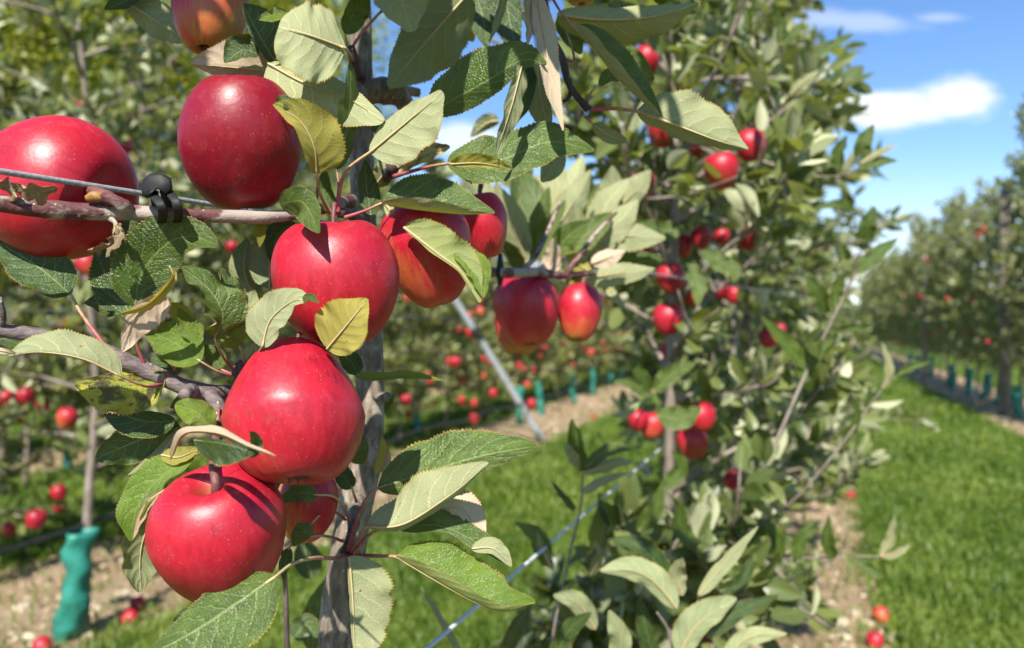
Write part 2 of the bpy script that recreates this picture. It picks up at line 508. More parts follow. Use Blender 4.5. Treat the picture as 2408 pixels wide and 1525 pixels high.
# ------------------------------------------------------------------ ground: turf sheet, soil strips, grass, stones
gv = np.array([[-600, -600, 0], [600, -600, 0], [600, 600, 0], [-600, 600, 0]], float)
tag(link('ground', mesh_data('ground', gv, np.array([[0, 1, 2, 3]]), M['turf'])), kind='structure')
ROW = np.array([0.358, 0.934, 0.0])
LAT = np.array([0.934, -0.358, 0.0])


def strip(lat0, lat1, s0, s1, seed):
    rng = np.random.RandomState(seed)
    n = 160
    s = s0 + (s1 - s0) * np.linspace(0, 1, n) ** 1.6
    jl = np.convolve(rng.randn(n + 8), np.ones(5) / 5, 'same')[4:n + 4] * 0.11
    jr = np.convolve(rng.randn(n + 8), np.ones(5) / 5, 'same')[4:n + 4] * 0.11
    V = []
    for i in range(n):
        for L in (lat0 + jl[i], lat1 + jr[i]):
            V.append(ROW * s[i] + LAT * L + np.array([0, 0, 0.004]))
    F = np.array([[2 * i, 2 * i + 1, 2 * i + 3, 2 * i + 2] for i in range(n - 1)])
    tag(link('soil', mesh_data('soil', V, F, M['soil'])), kind='structure')


STRIPS = [(-0.85, 0.34), (-3.65, -2.40), (2.10, 3.30), (-6.9, -5.7)]
for i, (a, b) in enumerate(STRIPS):
    strip(a, b, -2, 70, 10 + i)


def in_strip(lat, pad):
    k = np.zeros(len(lat), bool)
    for a, b in STRIPS:
        k |= (lat > a + pad) & (lat < b - pad)
    return k


def grass_field(N, seed):
    rng = np.random.RandomState(seed)
    d = np.exp(rng.uniform(np.log(1.9), np.log(45), N))
    x = rng.uniform(-0.80, 0.80, N) * d + rng.uniform(-.3, .3, N)
    lat = x * .934 - d * .358
    pad = rng.exponential(0.06, N) - 0.03
    keep = ~in_strip(lat, 0) | (rng.rand(N) < 0.10)
    k2 = np.zeros(N, bool)
    for a, b in STRIPS:
        k2 |= (lat > a + pad) & (lat < b - pad) & (rng.rand(N) > 0.05)
    keep = ~k2
    x, d, lat = x[keep], d[keep], lat[keep]
    n = len(x)
    h = rng.uniform(0.025, 0.075, n) * (1 + 0.15 * np.sin(x * 3.1 + d * 2.3) + .2 * np.sin(x * 1.1 - d * 1.7))
    w = 0.0020 + 0.00065 * d
    az = rng.uniform(0, 6.283, n)
    lean = rng.uniform(0.2, 1.25, n)
    dirv = np.stack([np.cos(az), np.sin(az), np.zeros(n)], 1)
    sid = np.stack([-np.sin(az), np.cos(az), np.zeros(n)], 1)
    base = np.stack([x, d, np.zeros(n)], 1)
    up = np.array([0, 0, 1.0])
    p1 = base + dirv * (h * lean * .3)[:, None] + up * (h * .6)[:, None]
    p2 = base + dirv * (h * lean)[:, None] + up * (h * (1 - .3 * lean))[:, None]
    V = np.stack([base - sid * w[:, None], base + sid * w[:, None], p1 + sid * (w * .8)[:, None], p1 - sid * (w * .8)[:, None], p2], 1).reshape(-1, 3)
    i = np.arange(n)[:, None] * 5
    F = np.concatenate([i + np.array([[0, 1, 2]]), i + np.array([[0, 2, 3]]), i + np.array([[3, 2, 4]])])
    tn = np.clip(rng.rand(n) * .6 + .22 * np.sin(x * 2.1 + d * 1.3) + .16 * np.sin(x * 7.3 - d * 5.1) + .14 * np.sin(x * 4.4 + d * 8.7) + .12, 0, 1)  # slow tint waves darken patches in place of tree shadows on the grass
    tag(link('grass', mesh_data('grass', V, F, M['grass'], attrs={'tint': np.repeat(tn, 5)})), kind='stuff')


grass_field(430000, 3)


def ico(sub=1):
    p = (1 + 5 ** .5) / 2
    V = [(-1, p, 0), (1, p, 0), (-1, -p, 0), (1, -p, 0), (0, -1, p), (0, 1, p), (0, -1, -p), (0, 1, -p), (p, 0, -1), (p, 0, 1), (-p, 0, -1), (-p, 0, 1)]
    F = [(0, 11, 5), (0, 5, 1), (0, 1, 7), (0, 7, 10), (0, 10, 11), (1, 5, 9), (5, 11, 4), (11, 10, 2), (10, 7, 6), (7, 1, 8), (3, 9, 4), (3, 4, 2), (3, 2, 6), (3, 6, 8), (3, 8, 9), (4, 9, 5), (2, 4, 11), (6, 2, 10), (8, 6, 7), (9, 8, 1)]
    V = [np.array(v, float) / np.linalg.norm(v) for v in V]
    for _ in range(sub):
        c, nf = {}, []
        def mid(a, b):
            k = (min(a, b), max(a, b))
            if k not in c:
                v = V[a] + V[b]
                V.append(v / np.linalg.norm(v)); c[k] = len(V) - 1
            return c[k]
        for a, b, d in F:
            x, y, z = mid(a, b), mid(b, d), mid(d, a)
            nf += [(a, x, z), (b, y, x), (d, z, y), (x, y, z)]
        F = nf
    return np.array(V), np.array(F)


def stones(N, seed):
    rng = np.random.RandomState(seed)
    tv, tf = ico(1)
    Vs, Fs, o = [], [], 0
    while len(Vs) < N:
        d = math.exp(rng.uniform(math.log(1.9), math.log(13)))
        a, b = STRIPS[rng.choice([0, 0, 1, 1, 2])]
        lat = rng.uniform(a + .02, b - .02)
        x = rowx(lat, d)
        if abs(x) > .8 * d: continue
        r = rng.gamma(1.8, 0.0045) + .003
        sc = r * np.array([rng.uniform(.8, 1.5), rng.uniform(.8, 1.3), rng.uniform(.45, .9)])
        V = tv * (1 + .22 * (rng.rand(len(tv), 1) - .5)) * sc
        a = rng.rand() * 6.28
        R = np.array([[math.cos(a), -math.sin(a), 0], [math.sin(a), math.cos(a), 0], [0, 0, 1]])
        Vs.append(V @ R.T + np.array([x, d, r * .25])); Fs.append(tf + o); o += len(tv)
    tag(link('stones', mesh_data('stones', np.vstack(Vs), np.vstack(Fs), M['stone'], smooth=False)), kind='stuff')


stones(2600, 5)

# ------------------------------------------------------------------ leaf builder for leaves one can tell apart
def leaf_width(t):
    w = np.power(np.clip(t, 0, 1), 0.52) * np.power(np.clip(1 - t, 0, 1), 0.80)
    return w / (0.394 ** 0.52 * 0.606 ** 0.80)


LEAF_N = [0]


def leaf(parent, pts, d, w, a=(0, 0), c=(15, 15), face='T', mat='g', pet=None, tw=(0, 0), bow=None, rip=None, ser=0.06, NL=84, NQ=7, tint=None, pr=4.2, name='leaf', blunt=0.0, rag=0.0):
    """pts: midrib from base to tip in photograph pixels; d: depth at base and tip (a depth-true size follows);
    w: widths of the left and right half, a: their tilt to the picture plane, c: their curl towards the margin"""
    LEAF_N[0] += 1
    rng = np.random.RandomState(LEAF_N[0] * 7 + 1)
    d0, d1 = d if isinstance(d, tuple) else (d, d)
    bow = rng.uniform(-.006, .004) if bow is None else bow
    rip = rng.uniform(9, 18) if rip is None else rip * 1.6
    k = len(pts)
    P = []
    for i, (u, v) in enumerate(pts):
        t = i / (k - 1)
        P.append(at(u, v, d0 + (d1 - d0) * t + bow * math.sin(math.pi * t)))
    C = spline(np.array(P), NL)
    T = norm(np.gradient(C, axis=0))
    W = norm(np.array([0, 0, CAMZ]) - C)
    Sd = norm(np.cross(W, T))
    Nn = np.cross(T, Sd)
    px = ((d0 + d1) / 2) / FPX
    t = np.linspace(0, 1, NL + 1)
    p1, p2 = rng.uniform(.44, .58), rng.uniform(.78, .98)
    tt = t * .98 + .003
    prof = tt ** p1 * (1 - tt) ** p2
    prof = prof / prof.max()
    if blunt:
        prof = np.maximum(prof, blunt * np.sin(np.pi * np.clip(t, 0, 1) ** 1.3) ** .4)
    saw = (np.arange(NL + 1) % 2) * 1.0
    L = np.linalg.norm(np.diff(C, axis=0), axis=1).sum()
    ph = rng.rand(4) * 6.28
    qs = np.linspace(0, 1, NQ + 1)
    tn = rng.uniform(0.25, 0.75) if tint is None else tint
    fv0 = rng.rand()
    halves = []
    for sgn, wd, an, cu, twi in ((1, w[0], a[0], c[0], tw[0]), (-1, w[1], a[1], c[1], tw[1])):
        wl = prof * wd * px * (1 + .09 * np.sin(2 * np.pi * (t * rng.uniform(.8, 1.6) + rng.rand())) * t)
        wl = wl * (1 + ser * (saw * rng.uniform(.35, 1.4, NL + 1) - .5) * 1.2 * (1 if wd > 8 else 0))
        if rag:
            wl = wl * (1 - rag * np.clip(np.sin(t * 23 + ph[0]) + np.sin(t * 41 + ph[1]), 0, 2) * .5)
        cu = cu + rng.uniform(0, 24) * (1 if face == 'T' else -.8)
        pos = C.copy()
        cols = [C]
        for q in range(1, NQ + 1):
            qq = (qs[q] + qs[q - 1]) / 2
            ang = np.radians(an + cu * qq + twi * (t - .3))
            ang = ang + np.radians(rip) * (qq ** 1.5) * (np.sin(2 * np.pi * 2.3 * t + ph[2] + sgn) + .6 * np.sin(2 * np.pi * 4.1 * t + ph[3]))
            step = (sgn * np.cos(ang)[:, None] * Sd + np.sin(ang)[:, None] * Nn)
            pos = pos + step * (wl / NQ)[:, None] + T * (wl / NQ * 0.18)[:, None] * (qs[q])
            fv = 6.6 * t - 1.7 * qs[q] ** 1.35 + (.45 if (sgn > 0) == (face == 'T') else 0)
            bulge = np.abs(np.sin(np.pi * fv)) * .0005 * np.sin(np.pi * min(1, qs[q] * 1.05)) ** .7 * min(1.0, wd / 40)
            cols.append(pos + Nn * (bulge if face == 'T' else -bulge)[:, None])
        halves.append(cols)
    cols = halves[1][:0:-1] + halves[0]           # right margin .. midrib .. left margin
    m = len(cols)
    V = np.stack(cols, 1).reshape(-1, 3)
    uvx = np.concatenate([-(qs[:0:-1]), qs]) * .5 + .5
    UV = np.stack([np.tile(uvx, NL + 1), np.repeat(t, m)], 1)
    i = np.arange(NL)[:, None] * m
    j = np.arange(m - 1)[None, :]
    F = np.stack([i + j, i + m + j, i + m + j + 1, i + j + 1], -1).reshape(-1, 4)
    if face == 'T':
        F = F[:, ::-1]
    F = F[:, ::-1]
    o = link(name, mesh_data(name, V, F, M[mat], uv=UV, attrs={'tint': np.full(len(V), tn)}), parent)
    # stalk and midrib: one tapering tube lying under the blade
    off = Nn * (-1 if face == 'T' else 1)
    r0 = pr * .66 * px
    rib = np.arange(0, int(NL * .93), 6)
    mid = C[rib] + off[rib] * r0 * .75
    rad = list(r0 * np.linspace(.85, .15, len(rib)))
    pts3, nb = list(mid), 0
    if pet:
        hub, hd = pet
        pp = []
        for q, (u, v) in enumerate(hub):
            s = (q + 1) / len(hub)
            pp.append(np.array(at(u, v, d0 + (hd - d0) * s)))
        pts3 = pp[::-1] + pts3
        nb = len(pp)
        rad = list(np.linspace(1.45, 1.0, nb) * r0) + rad
    V2, F2, t2 = tube(pts3, rad, 7, n=max(14, 5 * len(pts3)))
    col_t = np.clip(t2 * (1.0 if pet else .4) + (0.0 if pet else .6), 0, 1)
    link('leaf_stalk', mesh_data('leaf_stalk', V2, F2, M['stalk'], attrs={'tint': col_t}), o)
    return o


def leaf_templates(na, nc):
    out = []
    for (fold, droop, tws) in ((.6, .35, .4), (1.0, -.2, -.6), (.4, .7, .2), (.8, .2, .9), (-.2, .5, -.4), (1.2, .5, .4)):
        t = np.linspace(0, 1, na + 1)
        s = np.linspace(-1, 1, nc + 1)
        tt, ss = np.meshgrid(t, s, indexing='ij')
        w = leaf_width(tt * .97 + .02)
        y = ss * w
        h = fold * np.abs(y) * .5 - droop * (tt ** 2) * .5 + tws * y * tt * .6 + .08 * np.sin(tt * 9 + ss * 2) * np.abs(ss)
        V = np.stack([tt, y, h], -1).reshape(-1, 3)
        m = nc + 1
        i = np.arange(na)[:, None] * m
        j = np.arange(nc)[None, :]
        F = np.stack([i + j, i + m + j, i + m + j + 1, i + j + 1], -1).reshape(-1, 4)
        UV = np.stack([(ss + 1) / 2, tt], -1).reshape(-1, 2)
        out.append((V, F, UV))
    return out


TPL = {'hi': leaf_templates(7, 4), 'lo': leaf_templates(3, 2)}


def crown_mesh(name, base, dirv, nrm, Ln, Wd, tint, res, mat):
    dirv = norm(dirv)
    nrm = norm(nrm - dirv * (nrm * dirv).sum(1, keepdims=True))
    bit = np.cross(nrm, dirv)
    Vs, Fs, Us, Ts, o = [], [], [], [], 0
    tpl = TPL[res]
    idx = np.arange(len(base)) % len(tpl)
    for k, (tv, tf, tu) in enumerate(tpl):
        s = idx == k
        if not s.any(): continue
        b, d, n_, bi, l, w = base[s], dirv[s], nrm[s], bit[s], Ln[s], Wd[s]
        V = b[:, None] + d[:, None] * (tv[None, :, 0:1] * l[:, None, None]) + bi[:, None] * (tv[None, :, 1:2] * w[:, None, None]) + n_[:, None] * (tv[None, :, 2:3] * w[:, None, None] * 1.2)
        nv, q = len(tv), len(b)
        F = (tf[None] + (np.arange(q) * nv)[:, None, None]).reshape(-1, 4) + o
        Vs.append(V.reshape(-1, 3)); Fs.append(F); Us.append(np.tile(tu, (q, 1))); Ts.append(np.repeat(tint[s], nv))
        o += nv * q
    return mesh_data(name, np.vstack(Vs), np.vstack(Fs), M[mat], uv=np.vstack(Us), attrs={'tint': np.concatenate(Ts)})


# ------------------------------------------------------------------ apples
PROF = np.array([(0.0, 0.60), (0.05, 0.66), (0.10, 0.755), (0.18, 0.855), (0.30, 0.935), (0.45, 0.955), (0.62, 0.89), (0.80, 0.72), (0.93, 0.46), (0.995, 0.15), (0.99, -0.12), (0.93, -0.40),
                 (0.82, -0.64), (0.67, -0.83), (0.50, -0.945), (0.36, -0.98), (0.25, -0.96), (0.15, -0.88), (0.06, -0.80), (0.0, -0.79)])


def apple_mesh(r, hz, seed, cone=0.12, lobes=0.03, blush=0.75, bdir=(0, 0, 1), bk=0.35, lump=0.035, nphi=64, nt=44, top=0.0, cavd=1.0):
    rng = np.random.RandomState(seed)
    prof = PROF.copy()
    k = (prof[:, 1] > .3) & (prof[:, 0] < .44)
    prof[k, 1] = .955 - (.955 - prof[k, 1]) * cavd
    c = spline(prof, nt)
    phi = np.linspace(0, 2 * np.pi, nphi, endpoint=False)
    ph = rng.rand(6) * 6.28
    V, B, Cv = [], [], []
    bd = norm(np.array(bdir, float))
    for k, (cr, cz) in enumerate(c):
        low = np.clip((-cz + .1), 0, 1)
        rad = cr * (1 - cone * np.clip(-cz, -0.3, 1)) * (1 - top * np.clip(cz + .1, 0, 1.1)) * (1 + lobes * low * np.cos(5 * phi + ph[0]))
        rad = rad * (1 + lump * (np.sin(phi + ph[1]) * .6 + np.sin(2 * phi + ph[2]) * .7 + .35 * np.sin(3 * phi + ph[3] + cz * 2)))
        z = cz + lump * cr * (np.sin(phi + ph[4]) * 1.0 + .6 * np.sin(2 * phi + ph[5])) + lobes * .5 * np.clip(-cz - .6, 0, 1) * 2.5 * np.cos(5 * phi + ph[0]) * cr
        X, Y = rad * np.cos(phi), rad * np.sin(phi)
        P = np.stack([X, Y, z], 1)
        V.append(P * np.array([r, r, r * hz]))
        B.append(blush + bk * (P @ bd))
        Cv.append(np.full(nphi, 1.0 if (cr < .08 and cz > 0) else (max(0, 1 - (cr - .08) / .16) * .6 if (cz > .5 and cr < .24) else (0.7 if (cr < .2 and cz < 0) else 0))))
    V = np.vstack(V)
    m = len(c)
    i = np.arange(m - 1)[:, None] * nphi
    j = np.arange(nphi)[None, :]
    F = np.stack([i + j, i + nphi + j, i + nphi + (j + 1) % nphi, i + (j + 1) % nphi], -1).reshape(-1, 4)
    return mesh_data('apple', V, F, M['apple'], attrs={'blush': np.concatenate(B), 'cavity': np.concatenate(Cv)})


def calyx_mesh(r, hz):
    parts = []
    for k in range(5):
        a = k * 2 * math.pi / 5
        e = np.array([math.cos(a), math.sin(a), 0])
        z = np.array([0, 0, -1.0]) * r * hz
        parts.append(tube([e * r * .03 + z * .80, e * r * .10 + z * .90, e * r * .12 + z * 1.0], [r * .05, r * .045, r * .008], 6, 6))
    V, F, t = join(parts)
    return mesh_data('calyx', V, F, M['stem'])


def apple(u, v, d, rw, rh, label, roll=0, tilt=0, spin=0, seed=1, group=None, stem=None, stem_r=5.0, **kw):
    rw, rh = rw * .935, rh * .97
    r = rw / FPX * d
    me = apple_mesh(r, rh / rw, seed, **kw)
    o = link('apple', me)
    o.location = at(u, v, d)
    o.rotation_euler = (Matrix.Rotation(math.radians(roll), 3, 'Y') @ Matrix.Rotation(math.radians(tilt), 3, 'X') @ Matrix.Rotation(math.radians(spin), 3, 'Z')).to_euler()
    tag(o, label, 'apple', group)
    rot = o.rotation_euler.to_matrix()
    inv = rot.inverted()
    if stem:
        pts = [Vector((0, 0, r * .55 * rh / rw))] + [inv @ (at(*p) - o.location) for p in stem]
    else:
        pts = [Vector((0, 0, r * .55 * rh / rw)), Vector((r * .05, r * .03, r * .95 * rh / rw)), Vector((r * .16, r * .1, r * 1.25 * rh / rw))]
    sr = stem_r / FPX * d
    V, F, t = tube([tuple(p) for p in pts], [sr * .8] + [sr] * (len(pts) - 2) + [sr * 1.25], 9, wob=.12, seed=seed)
    link('stem', mesh_data('stem', V, F, M['stem']), o)
    link('calyx', calyx_mesh(r, rh / rw), o)
    return o


HANG = 'apples hanging on the foreground tree'
apple(130, 446, .468, 174, 166, 'large red apple behind the grey wire and branch, cut by the left edge', roll=98, tilt=14, seed=3, group=HANG, lump=.03, cone=.08, cavd=.35, blush=.62, bdir=(-.2, -.3, .7), bk=.4, stem=[(225, 452, .432), (262, 470, .425)], stem_r=13)
apple(571, 336, .470, 146, 160, 'dark crimson apple resting above the horizontal branch, upper centre left', roll=4, tilt=16, spin=20, seed=5, group=HANG, cone=.10, lump=.04, blush=1.3, bk=.1, top=.10, stem=[(575, 190, .50)], stem_r=4)
apple(795, 663, .462, 152, 152, 'shiny red apple below the branch with an amber leaf across its bottom', roll=-4, tilt=8, spin=50, seed=7, group=HANG, cone=.06, lump=.035, blush=.80, bk=.25, bdir=(0, -.4, .5))
apple(1006, 596, .515, 113, 131, 'scarred apple partly covered by a twisted leaf, right of the trunk', roll=-14, tilt=6, spin=12, seed=11, group=HANG, cone=.22, lump=.05, blush=.60, bdir=(.6, -.2, .5), bk=.5)
apple(1136, 530, .60, 62, 80, 'half hidden apple behind the large leaf over the scarred apple', roll=-8, tilt=5, seed=13, group=HANG, cone=.12, blush=.7, bdir=(-.2, 0, .6), bk=.3)
apple(694, 964, .432, 171, 176, 'big bright red pear shaped apple at the end of the lower branch', roll=-8, tilt=-20, spin=30, seed=17, group=HANG, cone=.02, top=.30, lump=.05, blush=.76, bdir=(.4, -.2, .3), bk=.35, lobes=.02)
apple(521, 1266, .420, 158, 172, 'lowest big red apple with its brown stem in a deep heart shaped hollow', roll=-3, tilt=24, spin=15, seed=19, group=HANG, cone=.20, lump=.03, blush=.85, bdir=(.2, 0, .6), bk=.2, stem=[(508, 1140, .398), (500, 1090, .41), (507, 1040, .425), (512, 985, .445)], stem_r=10)
apple(722, 1188, .505, 77, 88, 'orange red apple in shade behind the two lowest apples', roll=5, tilt=5, seed=23, group=HANG, blush=.42, bdir=(.5, 0, .3), bk=.4)
apple(494, 22, .500, 90, 112, 'dull orange apple cut by the top edge, in leaf shade', roll=2, tilt=-12, seed=29, group=HANG, cone=.1, blush=.34, bdir=(-.6, 0, .4), bk=.3)
apple(1368, -30, .62, 52, 42, 'sliver of an orange apple at the top edge above a pale leaf', seed=31, group=HANG, blush=.2, bk=.2)
apple(1238, 728, .83, 80, 88, 'front one of three soft red apples right of the trunk', roll=-6, tilt=-10, spin=10, seed=37, group=HANG, cone=.16, lump=.035, blush=.72, bdir=(.1, -.2, .8), bk=.38)
apple(1226, 762, .90, 70, 78, 'rear apple mostly hidden below the front one of three', roll=6, tilt=-14, seed=41, group=HANG, cone=.2, blush=.55, bdir=(-.2, 0, .7), bk=.5)
apple(1363, 735, .86, 54, 71, 'right hand one of three soft red apples with a dark calyx', roll=4, tilt=-12, seed=43, group=HANG, cone=.16, blush=.60, bdir=(0, -.1, .9), bk=.48)

# ------------------------------------------------------------------ foreground tree
tree1 = empty('apple_tree', at(800, 1700, .62) * 1.0)
tree1.location.z = 0.0
tag(tree1, 'foreground apple tree with grey trunk, drooping sharp leaves and two side branches', 'tree')


def P3(pts):
    return [tuple(at(*p)) for p in pts]


def limb(name, pts, rpx, mat, sides=14, n=None, wob=.06, seed=1, parent=None):
    P = P3(pts)
    R = [rp / FPX * p[2] for rp, p in zip(rpx, pts)]
    V, F, t = tube(P, R, sides, n, wob, seed)
    return V, F, t


tp = [(842, -700, .66), (845, -200, .645), (846, 0, .635), (850, 200, .63), (852, 400, .625), (858, 600, .62), (868, 800, .615), (870, 940, .61), (858, 1090, .605), (828, 1230, .60), (805, 1400, .60), (795, 1600, .60), (800, 2600, .62), (812, 4250, .63)]
tr = [16, 22, 25, 27, 28, 31, 33, 35, 37, 41, 45, 46, 48, 56]
parts = [limb('trunk', tp, tr, 'trunk', 20, 150, .05, 4),
         limb('k', [(852, 228, .62), (895, 212, .615), (935, 225, .62), (965, 255, .63)], [24, 30, 26, 14], 'trunk', 12, 16, .18, 6),
         limb('k', [(905, 215, .62), (945, 212, .63), (985, 218, .64)], [18, 14, 10], 'trunk', 10, 10, .15, 7),
         limb('k', [(940, 235, .62), (958, 275, .62), (975, 320, .63)], [16, 13, 10], 'trunk', 10, 10, .12, 8),
         limb('k', [(885, 930, .60), (905, 935, .59), (914, 928, .588)], [12, 11, 9], 'trunk', 9, 8, .2, 9),
         limb('k', [(846, 1170, .60), (838, 1195, .575), (830, 1230, .55)], [26, 18, 12], 'trunk', 10, 10, .2, 10)]
V, F, t = join(parts)
link('trunk', mesh_data('trunk', V, F, M['trunk']), tree1)

# two side branches
b1 = [(-160, 448, .385), (0, 478, .405), (100, 492, .415), (125, 494, .418), (200, 497, .425), (300, 500, .432), (380, 505, .437), (440, 506, .445), (520, 509, .455), (590, 511, .465), (630, 510, .47), (700, 502, .485), (760, 488, .51), (846, 468, .60)]
r1 = [20, 21, 21, 23.5, 20, 19, 17.5, 16, 15.5, 17, 15, 14, 15, 18]
parts = [limb('b', b1, r1, 'limb', 16, 110, .05, 21),
         limb('b', [(304, 506, .432), (290, 484, .424), (264, 469, .422), (240, 464, .423)], [15, 16, 14, 12], 'limb', 10, 16, .22, 22),
         limb('b', [(250, 508, .43), (270, 522, .426), (278, 540, .424)], [7, 6, 3], 'limb', 8, 8, .2, 23)]
V, F, t = join(parts)
tag(link('branch', mesh_data('branch', V, F, M['limb']), tree1), 'thin horizontal branch with peeling grey and purple bark')
V, F, t = limb('b', [(243, 464, .423), (222, 463, .422), (202, 467, .421)], [11, 14, 7], 'x', 12, 14, .05, 24)
link('bud', mesh_data('bud', V, F, M['bud']), tree1)
b2 = [(-140, 752, .415), (0, 776, .425), (120, 795, .435), (240, 826, .442), (330, 866, .448), (420, 905, .455), (455, 918, .458), (500, 925, .465), (560, 928, .485), (700, 960, .54), (850, 1010, .60)]
r2 = [16, 17, 18, 20, 20, 19, 23, 20, 19, 18, 20]
parts = [limb('b', b2, r2, 'limb2', 16, 90, .05, 31),
         limb('b', [(450, 918, .455), (438, 926, .44), (432, 930, .436)], [20, 15, 13.5], 'limb2', 12, 8, .08, 32),
         limb('b', [(492, 925, .46), (514, 960, .455), (517, 1000, .45), (511, 1030, .44), (508, 1045, .435)], [15, 17, 15, 11, 10], 'limb2', 12, 14, .1, 33),
         limb('b', [(0, 776, .425), (8, 745, .42), (-2, 700, .415)], [8, 7, 6], 'limb2', 8, 8, .05, 34)]
V, F, t = join(parts)
tag(link('branch', mesh_data('branch', V, F, M['limb2']), tree1), 'lower left branch with a sawn side stub')
# branch running back to the three soft apples
b3 = [(862, 590, .62), (960, 610, .64), (1060, 628, .67), (1150, 640, .72), (1210, 642, .76), (1260, 640, .80), (1330, 648, .85), (1400, 640, .9)]
V, F, t = join([limb('b', b3, [15, 14, 13, 13, 12, 11, 9, 6], 'limb', 10, 50, .06, 41),
                limb('b', [(1225, 641, .77), (1262, 600, .80), (1290, 540, .82), (1320, 470, .85)], [8, 6, 5, 3], 'limb', 8, 18, .05, 42),
                limb('b', [(1330, 648, .85), (1370, 590, .86), (1410, 540, .88), (1450, 500, .9)], [7, 6, 5, 3], 'limb', 8, 18, .05, 43)])
tag(link('branch', mesh_data('branch', V, F, M['limb']), tree1), 'branch reaching back to the right')
# dark twigs top right
V, F, t = join([limb('b', [(850, -260, .64), (1050, -220, .60), (1200, -120, .57), (1270, -20, .56), (1295, 80, .555), (1322, 135, .55), (1335, 190, .55), (1358, 228, .55), (1384, 258, .55)], [14, 12, 11, 9, 8, 9, 8, 8, 10], 'twig_dark', 10, 60, .08, 51),
                limb('b', [(1342, 205, .55), (1340, 225, .553), (1325, 240, .556)], [6, 5, 4], 'twig_dark', 8, 8, .05, 52)])
link('branch', mesh_data('branch', V, F, M['twig_dark']), tree1)
# spurs: the hubs the leaf clusters grow from
for pts, rp, sd, nn, wb, se in [
        ([(850, 520, .60), (822, 505, .52), (800, 500, .475)], [14, 13, 12], 10, 12, .2, 61),
        ([(858, 430, .61), (900, 420, .56), (922, 400, .53), (915, 385, .525)], [12, 13, 14, 9], 10, 14, .25, 62),
        ([(832, 1225, .56), (824, 1265, .52), (815, 1300, .505)], [13, 12, 13], 10, 12, .2, 63),
        ([(560, 925, .48), (566, 895, .465), (560, 872, .46), (572, 850, .46)], [12, 14, 15, 8], 10, 14, .15, 64),
        ([(846, 180, .625), (836, 150, .57), (826, 118, .53)], [12, 12, 11], 10, 12, .2, 65)]:
    V, F, t = limb('s', pts, rp, 'twig_dark', sd, nn, wb, se)
    link('spur', mesh_data('spur', V, F, M['twig_dark']), tree1)
V, F, t = limb('s', [(640, 1240, .60), (664, 1300, .60), (672, 1400, .60), (676, 1520, .60), (690, 1800, .61), (790, 2300, .62)], [4, 5, 6, 6.5, 8, 12], 'twig_dark', 8, 30, .05, 66)
link('twig', mesh_data('twig', V, F, M['twig_dark']), tree1)

H1 = ([(775, 500)], .475)


def L(*a, **k):
    return leaf(tree1, *a, **k)


# --- top left and centre
L([(292, 0), (360, 45), (442, 95)], (.53, .52), (48, 42), (-20, -35), face='U', tint=.3)
L([(340, -30), (300, 0), (246, 22)], .52, (18, 30), (10, -20), mat='d')
L([(650, 150), (610, 85), (571, 10)], (.49, .475), (22, 72), (20, -25), mat='d', rip=8)
L([(609, 128), (572, 118), (528, 148)], (.485, .47), (20, 40), (20, -30), (10, 60), face='T', mat='d')
L([(676, 30), (645, 34), (608, 46)], (.46, .455), (17, 15), (10, -10), mat='l', face='T', tint=.9)
L([(812, 114), (731, 84), (655, 62)], (.455, .44), (108, 98), (22, -28), (12, -8), face='U', rip=7, pet=([(822, 128), (828, 140)], .53), pr=7, blunt=.86, tint=.7)
L([(632, 150), (715, 195), (815, 230), (903, 284)], (.475, .465), (44, 96), (-30, 22), (-10, 8), face='U', rip=9, pr=6, tint=.75, blunt=.55)
L([(655, 172), (560, 160), (446, 150)], (.50, .485), (34, 66), (-30, -14), face='U', mat='p', tint=.25, rip=8)
L([(792, 398), (812, 320), (824, 230), (823, 146)], (.475, .46), (38, 46), (30, -50), (15, -15), mat='g', rip=10, pet=([(796, 440), (790, 500)], .475))
L([(745, 408), (738, 345), (705, 285), (642, 246)], (.455, .44), (34, 74), (35, 12), (20, 10), face='U', mat='y', tint=.28, rip=8, pet=([(752, 455), (775, 503)], .475))
L([(650, 246), (672, 240), (706, 262)], .445, (16, 14), (-10, 10), mat='g')
L([(870, 358), (938, 302), (1000, 250), (1039, 214)], (.465, .455), (46, 92), (-38, 30), (-10, 10), face='U', mat='g', rip=7, pr=6, pet=([(817, 399), (798, 450), (796, 500)], .475), tint=.6, blunt=.5)
L([(1008, 268), (1085, 224), (1160, 182), (1226, 142), (1285, 150)], (.53, .50), (82, 40), (-24, -20), (-14, 14), rip=6, tint=.55, bow=-.008)
L([(1052, 385), (1170, 378), (1290, 334), (1397, 354)], (.515, .53), (74, 62), (-30, 18), (-14, 18), rip=9, pr=6, tint=.55, pet=([(1000, 394), (925, 415)], .53))
L([(1060, 386), (1130, 384), (1208, 398)], (.507, .505), (24, 10), (20, 10), face='U', mat='y', tint=.5)
L([(898, 478), (980, 492), (1080, 503), (1163, 503)], (.475, .47), (100, 44), (-24, 112), (-16, 10), mat='g', rip=4, pr=5.5, tint=.6, pet=([(860, 495), (810, 512)], .475))
L([(905, 478), (955, 540), (1010, 565), (1064, 556)], (.505, .49), (88, 20), (-10, 20), (-10, 0), face='U', tint=.7, pr=6, blunt=.6)
L([(950, 535), (1030, 597), (1084, 640), (1127, 712)], (.478, .472), (66, 12), (-4, 50), (25, 20), face='U', mat='l', tint=.15, rip=10, pr=6)
L([(1070, 592), (1115, 630), (1137, 700)], (.475, .47), (40, 26), (-30, 20), mat='l', rip=12, tint=.5)
L([(872, 506), (862, 440), (858, 376)], (.50, .495), (26, 30), (15, -20), mat='d')
L([(930, 398), (985, 368), (1058, 346)], (.535, .53), (36, 22), (-30, 30), face='U', mat='s', rip=12, pet=([(920, 410)], .53))
